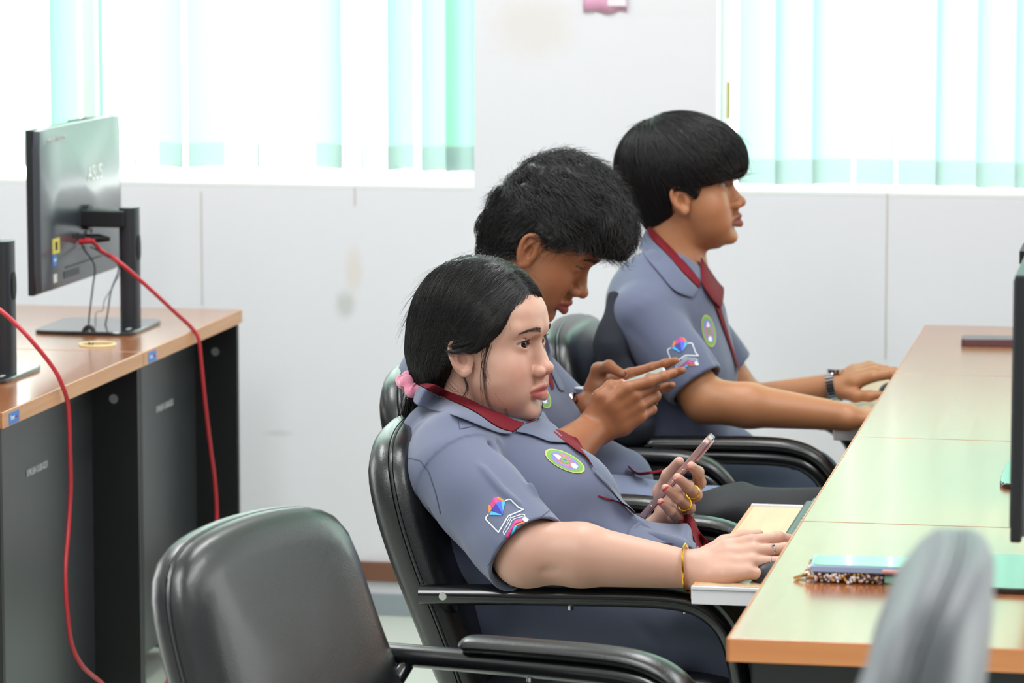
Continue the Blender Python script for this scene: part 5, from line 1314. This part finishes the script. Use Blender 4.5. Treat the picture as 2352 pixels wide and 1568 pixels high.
def man_mid():
    Y0 = 6.05
    F = Frame(at(1251, 546, Y0), yaw=0, pitch=35, roll=0, k=1.08); F.eo = .0012
    S = SDF(); head(S, F, eye_open=.0012, eye_low=.0026, cheek=1.0, nose=1.02, lips=.98, ear_sides=(-1,), jaw=1.0, back=.014)
    S.cone(F.w((-.026, 0, -.040)), at(1150, 790, Y0), .052, .062, .02); S.cone(at(1140, 790, Y0), at(1130, 930, Y0), .066, .09, .03)
    sh = at(1090, 880, Y0-.17); el = at(1248, 1085, Y0-.22); wr = at(1364, 984, Y0-.10)
    S.cone(at(1110, 830, Y0), sh, .055, .05, .03); S.cone(sh, el, .05, .042, .02); m_ = el+(wr-el)*.35; S.cone(el, m_, .043, .043, .012); S.cone(m_, wr, .043, .029, .012)
    Rt = hand(S, wr, (1.0, .10, .72), (.20, -.95, -.22), 1, 1.02, flex=((6, 8, 6), (34, 50, 30), (42, 60, 30), (48, 64, 30)), spread=(-22, -21, -23, -26), rad=1.1,
              thumb=((.018, .024, .0), (.042, .040, .0), (.064, .040, -.012), (.078, .030, -.024)))
    lsh = at(1190, 870, Y0+.17); lel = at(1262, 1030, Y0+.21); lwr = at(1352, 932, Y0+.08)
    S.cone(at(1130, 830, Y0), lsh, .055, .05, .03); S.cone(lsh, lel, .046, .038, .02); S.cone(lel, lwr, .038, .027, .012)
    Lt = hand(S, lwr, (1.0, -.06, .42), (.10, .95, -.30), -1, 1.04, flex=((0, 6, 4), (4, 10, 6), (12, 20, 12), (20, 30, 16)), spread=(-6, -8, -12, -16),
              thumb=((.018, .026, -.004), (.040, .048, -.016), (.064, .042, -.034), (.084, .020, -.046)))
    pos, Q = S.mesh((-1.34, 5.72, .50), (-.80, 6.36, 1.20), .0019)
    c = head_tint(F, pos, SKM, s2l((140, 70, 62)), s2l((150, 84, 58)))
    body = mesh_obj('person', pos, Q, M['skin'], color=c)
    tag(body, 'man with thick black hair bowed over the phone in both hands', 'person')
    bv = bvh_of(body); eyes(F, body, (1, 0, -.5)); shade_hair_brows(F, bv, body, n=230, th=.0042, zc=.0185); lashes(F, body, F.eo, n=20)
    NN = bpy.data.materials['natural_nail']; nail(Rt[4], body, NN, 1.1); nail(Lt[4], body, NN, 1.1)
    watch(at(1341, 934, Y0+.085), lwr-lel, .029, body)
    T = SDF()
    for dy in (-.055, .055):
        T.cone(at(1085, 905, Y0+dy), at(1130, 960, Y0+dy), .118, .118, .03); T.cone(at(1130, 960, Y0+dy), at(1150, 1120, Y0+dy), .118, .125, .03)
    T.cone(at(1028, 893, Y0-.10), at(1095, 880, Y0+.12), .090, .078, .03); T.cone(at(1120, 830, Y0), at(1110, 900, Y0), .080, .10, .03)
    T.cone(at(1195, 850, Y0), at(1215, 960, Y0), .055, .085, .04); T.cone(at(1220, 1060, Y0), at(1420, 1110, Y0), .105, .062, .04)
    h1 = sleeve(T, at(1082, 885, Y0-.165), at(1200, 1035, Y0-.215), .075, .064); h2 = sleeve(T, at(1190, 860, Y0+.14), at(1300, 958, Y0+.185), .066, .060)
    g = at
    folds(T, [([g(1240, 800, 5.95), g(1280, 870, 5.95), g(1330, 950, 5.95)], .006, .009), ([g(1220, 860, 5.92), g(1260, 930, 5.92), g(1290, 990, 5.92)], -.007, .010), ([g(1300, 1020, 5.93), g(1380, 1040, 5.92), g(1440, 1080, 5.93)], -.008, .012), ([g(1340, 1100, 5.93), g(1420, 1110, 5.93), g(1500, 1090, 5.94)], .008, .012)], 1.25)
    weave(T, g(1200, 950, Y0), .5, .0018, 28., 17)
    h1(); h2(); T.cone(at(1150, 800, Y0), at(1195, 710, Y0), .062, .060, .008, 's')
    pos, Q = T.mesh((-1.40, 5.70, .46), (-.80, 6.38, .98), .0036)
    shirt = mesh_obj('shirt', pos, Q, M['shirt'], body, color=np.tile(SH, (len(pos), 1))); sb = bvh_of(shirt)
    crest(sb, shirt, 1243, 905, 36, 16, 62)
    def band(rows, m, nm, th=.002, snap=.005): patch(nm, snap_rows(rows, (sb, bv), snap), m, shirt, th=th)
    band([[(1180, 742, 5.96), (1210, 770, 5.95), (1240, 800, 5.96), (1262, 850, 5.98), (1272, 892, 5.99)], [(1170, 752, 5.95), (1200, 785, 5.94), (1228, 815, 5.945), (1252, 862, 5.965), (1268, 900, 5.975)]], M['maroon'], 'collar_facing')
    band([[(1252, 756, 6.02), (1262, 790, 6.02), (1276, 840, 6.03), (1300, 900, 6.03)], [(1240, 770, 5.99), (1252, 810, 5.99), (1266, 860, 5.99), (1284, 900, 5.99)]], M['cloth'], 'collar')
    band([[(1308, 918, 6.16), (1316, 912, 6.14), (1324, 908, 6.13)], [(1314, 932, 6.16), (1322, 926, 6.14), (1330, 920, 6.13)]], M['maroon'], 'cuff_edge')
    band([[(1440, 1068, 5.92), (1462, 1084, 5.92), (1490, 1082, 5.92), (1530, 1076, 5.93)], [(1442, 1074, 5.92), (1464, 1091, 5.92), (1492, 1089, 5.92), (1530, 1083, 5.93)]], M['maroon'], 'hem_edge', .003)
    # open front of the shirt spread over the lap
    band([[(1560, 1110, 5.99), (1620, 1116, 6.0), (1680, 1128, 6.0), (1742, 1146, 6.0)], [(1560, 1126, 5.95), (1620, 1134, 5.95), (1690, 1143, 5.96), (1736, 1150, 5.97)], [(1570, 1150, 5.9), (1630, 1150, 5.9), (1700, 1150, 5.93), (1734, 1156, 5.95)]], M['cloth'], 'shirt_hem', .003)
    U = SDF()
    for dy, kx in ((-.10, 0), (.10, 12)):
        U.cone(at(1230+kx, 1190, Y0+dy), at(1640+kx, 1215, Y0+dy), .092, .070, .03); U.cone(at(1640+kx, 1215, Y0+dy), np.array(at(1650+kx, 1215, Y0+dy))*[1, 1, 0]+(.02, 0, .10), .067, .05, .02)
    U.cone(at(1200, 1170, Y0-.05), at(1200, 1170, Y0+.05), .115, .115, .03); weave(U, g(1500, 1200, Y0), .6, .003, 24., 3)
    pos, Q = U.mesh((-1.36, 5.74, .05), (-.62, 6.36, .66), .0055)
    mesh_obj('trousers', pos, Q, mat('light_slate_trousers', (116, 126, 152), .8, bump=(900, .2, .0008), var=(12, .08)), body)
    sm = MB()
    for dy in (-.1, .1):
        c0 = np.array(at(1650, 1215, Y0+dy))*[1, 1, 0]+(.05, 0, 0); sm.sph(c0+(.03, 0, .045), (.12, .045, .045), 12)
    keep(sm.build('shoes', M['leather'], None), body)
    def swirl(q):
        x, y, z = q.T; v = np.stack([.9+0*x, .25*np.sin(y*60)+y*4, -.10-.9*(x > .06)*1.-.2*np.abs(y)*8], 1); v = np.where((z < .03)[:, None], np.stack([-.3+0*x, 0*x, -1+0*x], 1), v); return v/(np.linalg.norm(v, axis=1)[:, None]+1e-9)
    short_hair(F, body, [((.007, 0, .048), (.104, .083, .093), .02), ((-.042, 0, .0), (.050, .065, .056), .03), ((.072, 0, .072), (.038, .060, .036), .03)],
               [((-.034, 0, -.02), (-.030, 0, -.066), .050, .042, .03)],
               ([-.14, -.085, -.050, -.034, -.015, .005, .020, .034, .046, .06], [-.055, -.05, -.03, .010, .018, .024, .045, .078, .11, .3]), ((-.004, -.080, -.028), (.024, .05, .034)), 31, swirl, n=7500, off=.007, wob=.9, step=.0065, K=8, spiky=1, fly=2600, lump=.0045)
    return body
man_mid()
# phone held by the bowed man
def phone_box(name, c, ux, un, L, Wd, Th, body_m, glass, label, extras=None):
    ux = unit(ux); un = unit(np.array(un)-ux*(np.array(un)@ux)); uy = np.cross(un, ux)
    mw = Matrix((Vector(ux), Vector(uy), Vector(un))).transposed().to_4x4(); mw.translation = Vector(c)
    r = empty(name, c); tag(r, label, 'phone')
    def rr(a, b, rad, t0, t1, nm, m, e=.0012):
        R_ = []
        for z, q in ((t0, e), (t0+e, 0), (t1-e, 0), (t1, e)):
            R_.append([(math.copysign(a-rad, math.cos(p))+math.cos(p)*(rad-q), math.copysign(b-rad, math.sin(p))+math.sin(p)*(rad-q), z) for p in (np.arange(48)+.5)/48*2*PI])
        mb = MB().loft(R_); mb.v = [np.array([mw @ Vector(v) for v in q]) for q in mb.v]; return keep(mb.build(nm, m, None), r)
    rr(L/2, Wd/2, .010, -Th/2, Th/2-.0004, 'case', body_m); rr(L/2-.003, Wd/2-.003, .009, Th/2-.002, Th/2+.0002, 'screen', glass, .0004)
    return r, mw, rr
GL = mat('phone_screen', (20, 26, 26), .05, coat=1.)
phone_box('smartphone', at(1443, 890, 6.01), (1, .04, .38), (-.34, -.20, .92), .135, .072, .009, mat('light_case', (205, 205, 205), .35), mat('screen_protector', (150, 150, 145), .3), 'smartphone resting in both hands of the bowed man')
phone_box('smartphone', atz(2296, 783, .757), (1, .06, 0), (0, 0, 1), .150, .072, .014, mat('dark_rose_case', (92, 60, 66), .35, coat=.4), mat('dark_screen', (70, 62, 66), .2), 'dark rose smartphone lying at the wall end of the right desk row')
# phone with glittery case on the front desk
pg, mw, rr = phone_box('smartphone', np.array((-.385, 4.532, ZT+.0185)), (1, .02, 0), (0, 0, 1), .162, .077, .009, mat('pale_blue_case', (150, 172, 205), .3, coat=.4), GL, 'smartphone in a glittery jewelled case lying face up on the front desk')
rs = np.random.RandomState(2); gm = [mat('crystal_pink', (235, 190, 190), .08, .3), mat('crystal_gold', (215, 165, 90), .15, .8), mat('crystal_clear', (240, 240, 245), .05, .2), mat('crystal_brown', (120, 85, 66), .15, .5)]
mb = MB()
for i in range(230):
    x = rs.uniform(-.083, .012) if i < 130 else rs.uniform(-.088, -.070); y = rs.uniform(-.041, -.034) if i < 130 else rs.uniform(-.04, .03); z = rs.uniform(-.0165, -.006) if i < 170 else rs.uniform(-.012, .003)
    p = mw @ Vector((x, y, z)); mb.sph(p, rs.uniform(.0011, .0024), 4, m=int(rs.randint(4)))
o = mb.build('jewelled_border', gm, None, smooth=False); keep(o, pg); o['kind'] = 'stuff'
keep(MB().box((-.385-.076, 4.50, ZT), (-.385+.012, 4.568, ZT+.0135), .004).build('finger_grip', mat('brown_grip', (104, 76, 64), .4), None), pg)
keep(MB().box((-.385+.014, 4.50, ZT), (-.385+.075, 4.56, ZT+.011), .003).build('card_holder', mat('mint_holder', (150, 205, 180), .3), None), pg)
keep(MB().tube([(-.372, 4.494, ZT+.0175), (-.312, 4.494, ZT+.0175)], .0028, 8).build('charm_strip', mat('rose_beads', (225, 165, 160), .3), None), pg)
keep(MB().tube([mw @ Vector((-.084, -.02, -.009)), mw @ Vector((-.092, -.026, -.012)), mw @ Vector((-.101, -.024, -.0155)), mw @ Vector((-.096, -.010, -.016)), mw @ Vector((-.084, -.004, -.014))], .0022, 8).build('strap_charm', gm[1], None), pg)
# black folded cloth on the lap between the middle man and the tray
B = SDF()
B.cone(at(1640, 1168, 5.86), at(1880, 1160, 5.90), .030, .036, .02); B.cone(at(1660, 1190, 5.84), at(1860, 1200, 5.86), .032, .030, .02); B.cone(at(1600, 1150, 5.90), at(1700, 1158, 5.9), .012, .03, .02)
weave(B, at(1740, 1180, 5.87), .3, .009, 55., 4)
pos, Q = B.mesh((-.92, 5.72, .45), (-.45, 6.02, .68), .003)
o = mesh_obj('folded_jacket', pos, Q, mat('black_jacket_cloth', (36, 37, 41), .75, bump=(800, .3, .001))); tag(o, 'black folded jacket bunched behind the keyboard tray', 'jacket')
# blurred near chair, glancing sheen put into its grey, seen from its side
fg = make_chair(M['sheen_leather'], z1=1.155, Wb=.50); tag(fg, 'blurred chair back with sheen painted as grey, rising at the bottom right in front of the camera', 'chair')
fg.location = (-.512, 2.64, .0); fg.rotation_euler = (0, 0, math.radians(181.5))
# dark jacket over the far chair's backrest
B = SDF(); B.cone(at(1410, 682, 6.52), at(1410, 790, 6.50), .012, .032, .03); B.cone(at(1410, 790, 6.50), at(1424, 960, 6.49), .032, .044, .03); B.cone(at(1440, 860, 6.48), at(1462, 980, 6.46), .016, .036, .03)
weave(B, at(1400, 820, 6.5), .3, .004, 45., 6)
pos, Q = B.mesh((-1.22, 6.30, .50), (-.85, 6.62, .95), .003)
o = mesh_obj('jacket', pos, Q, mat('navy_jacket_cloth', (24, 28, 40), .8, bump=(800, .3, .001))); tag(o, 'dark navy jacket hanging on the backrest behind the farthest man', 'jacket')
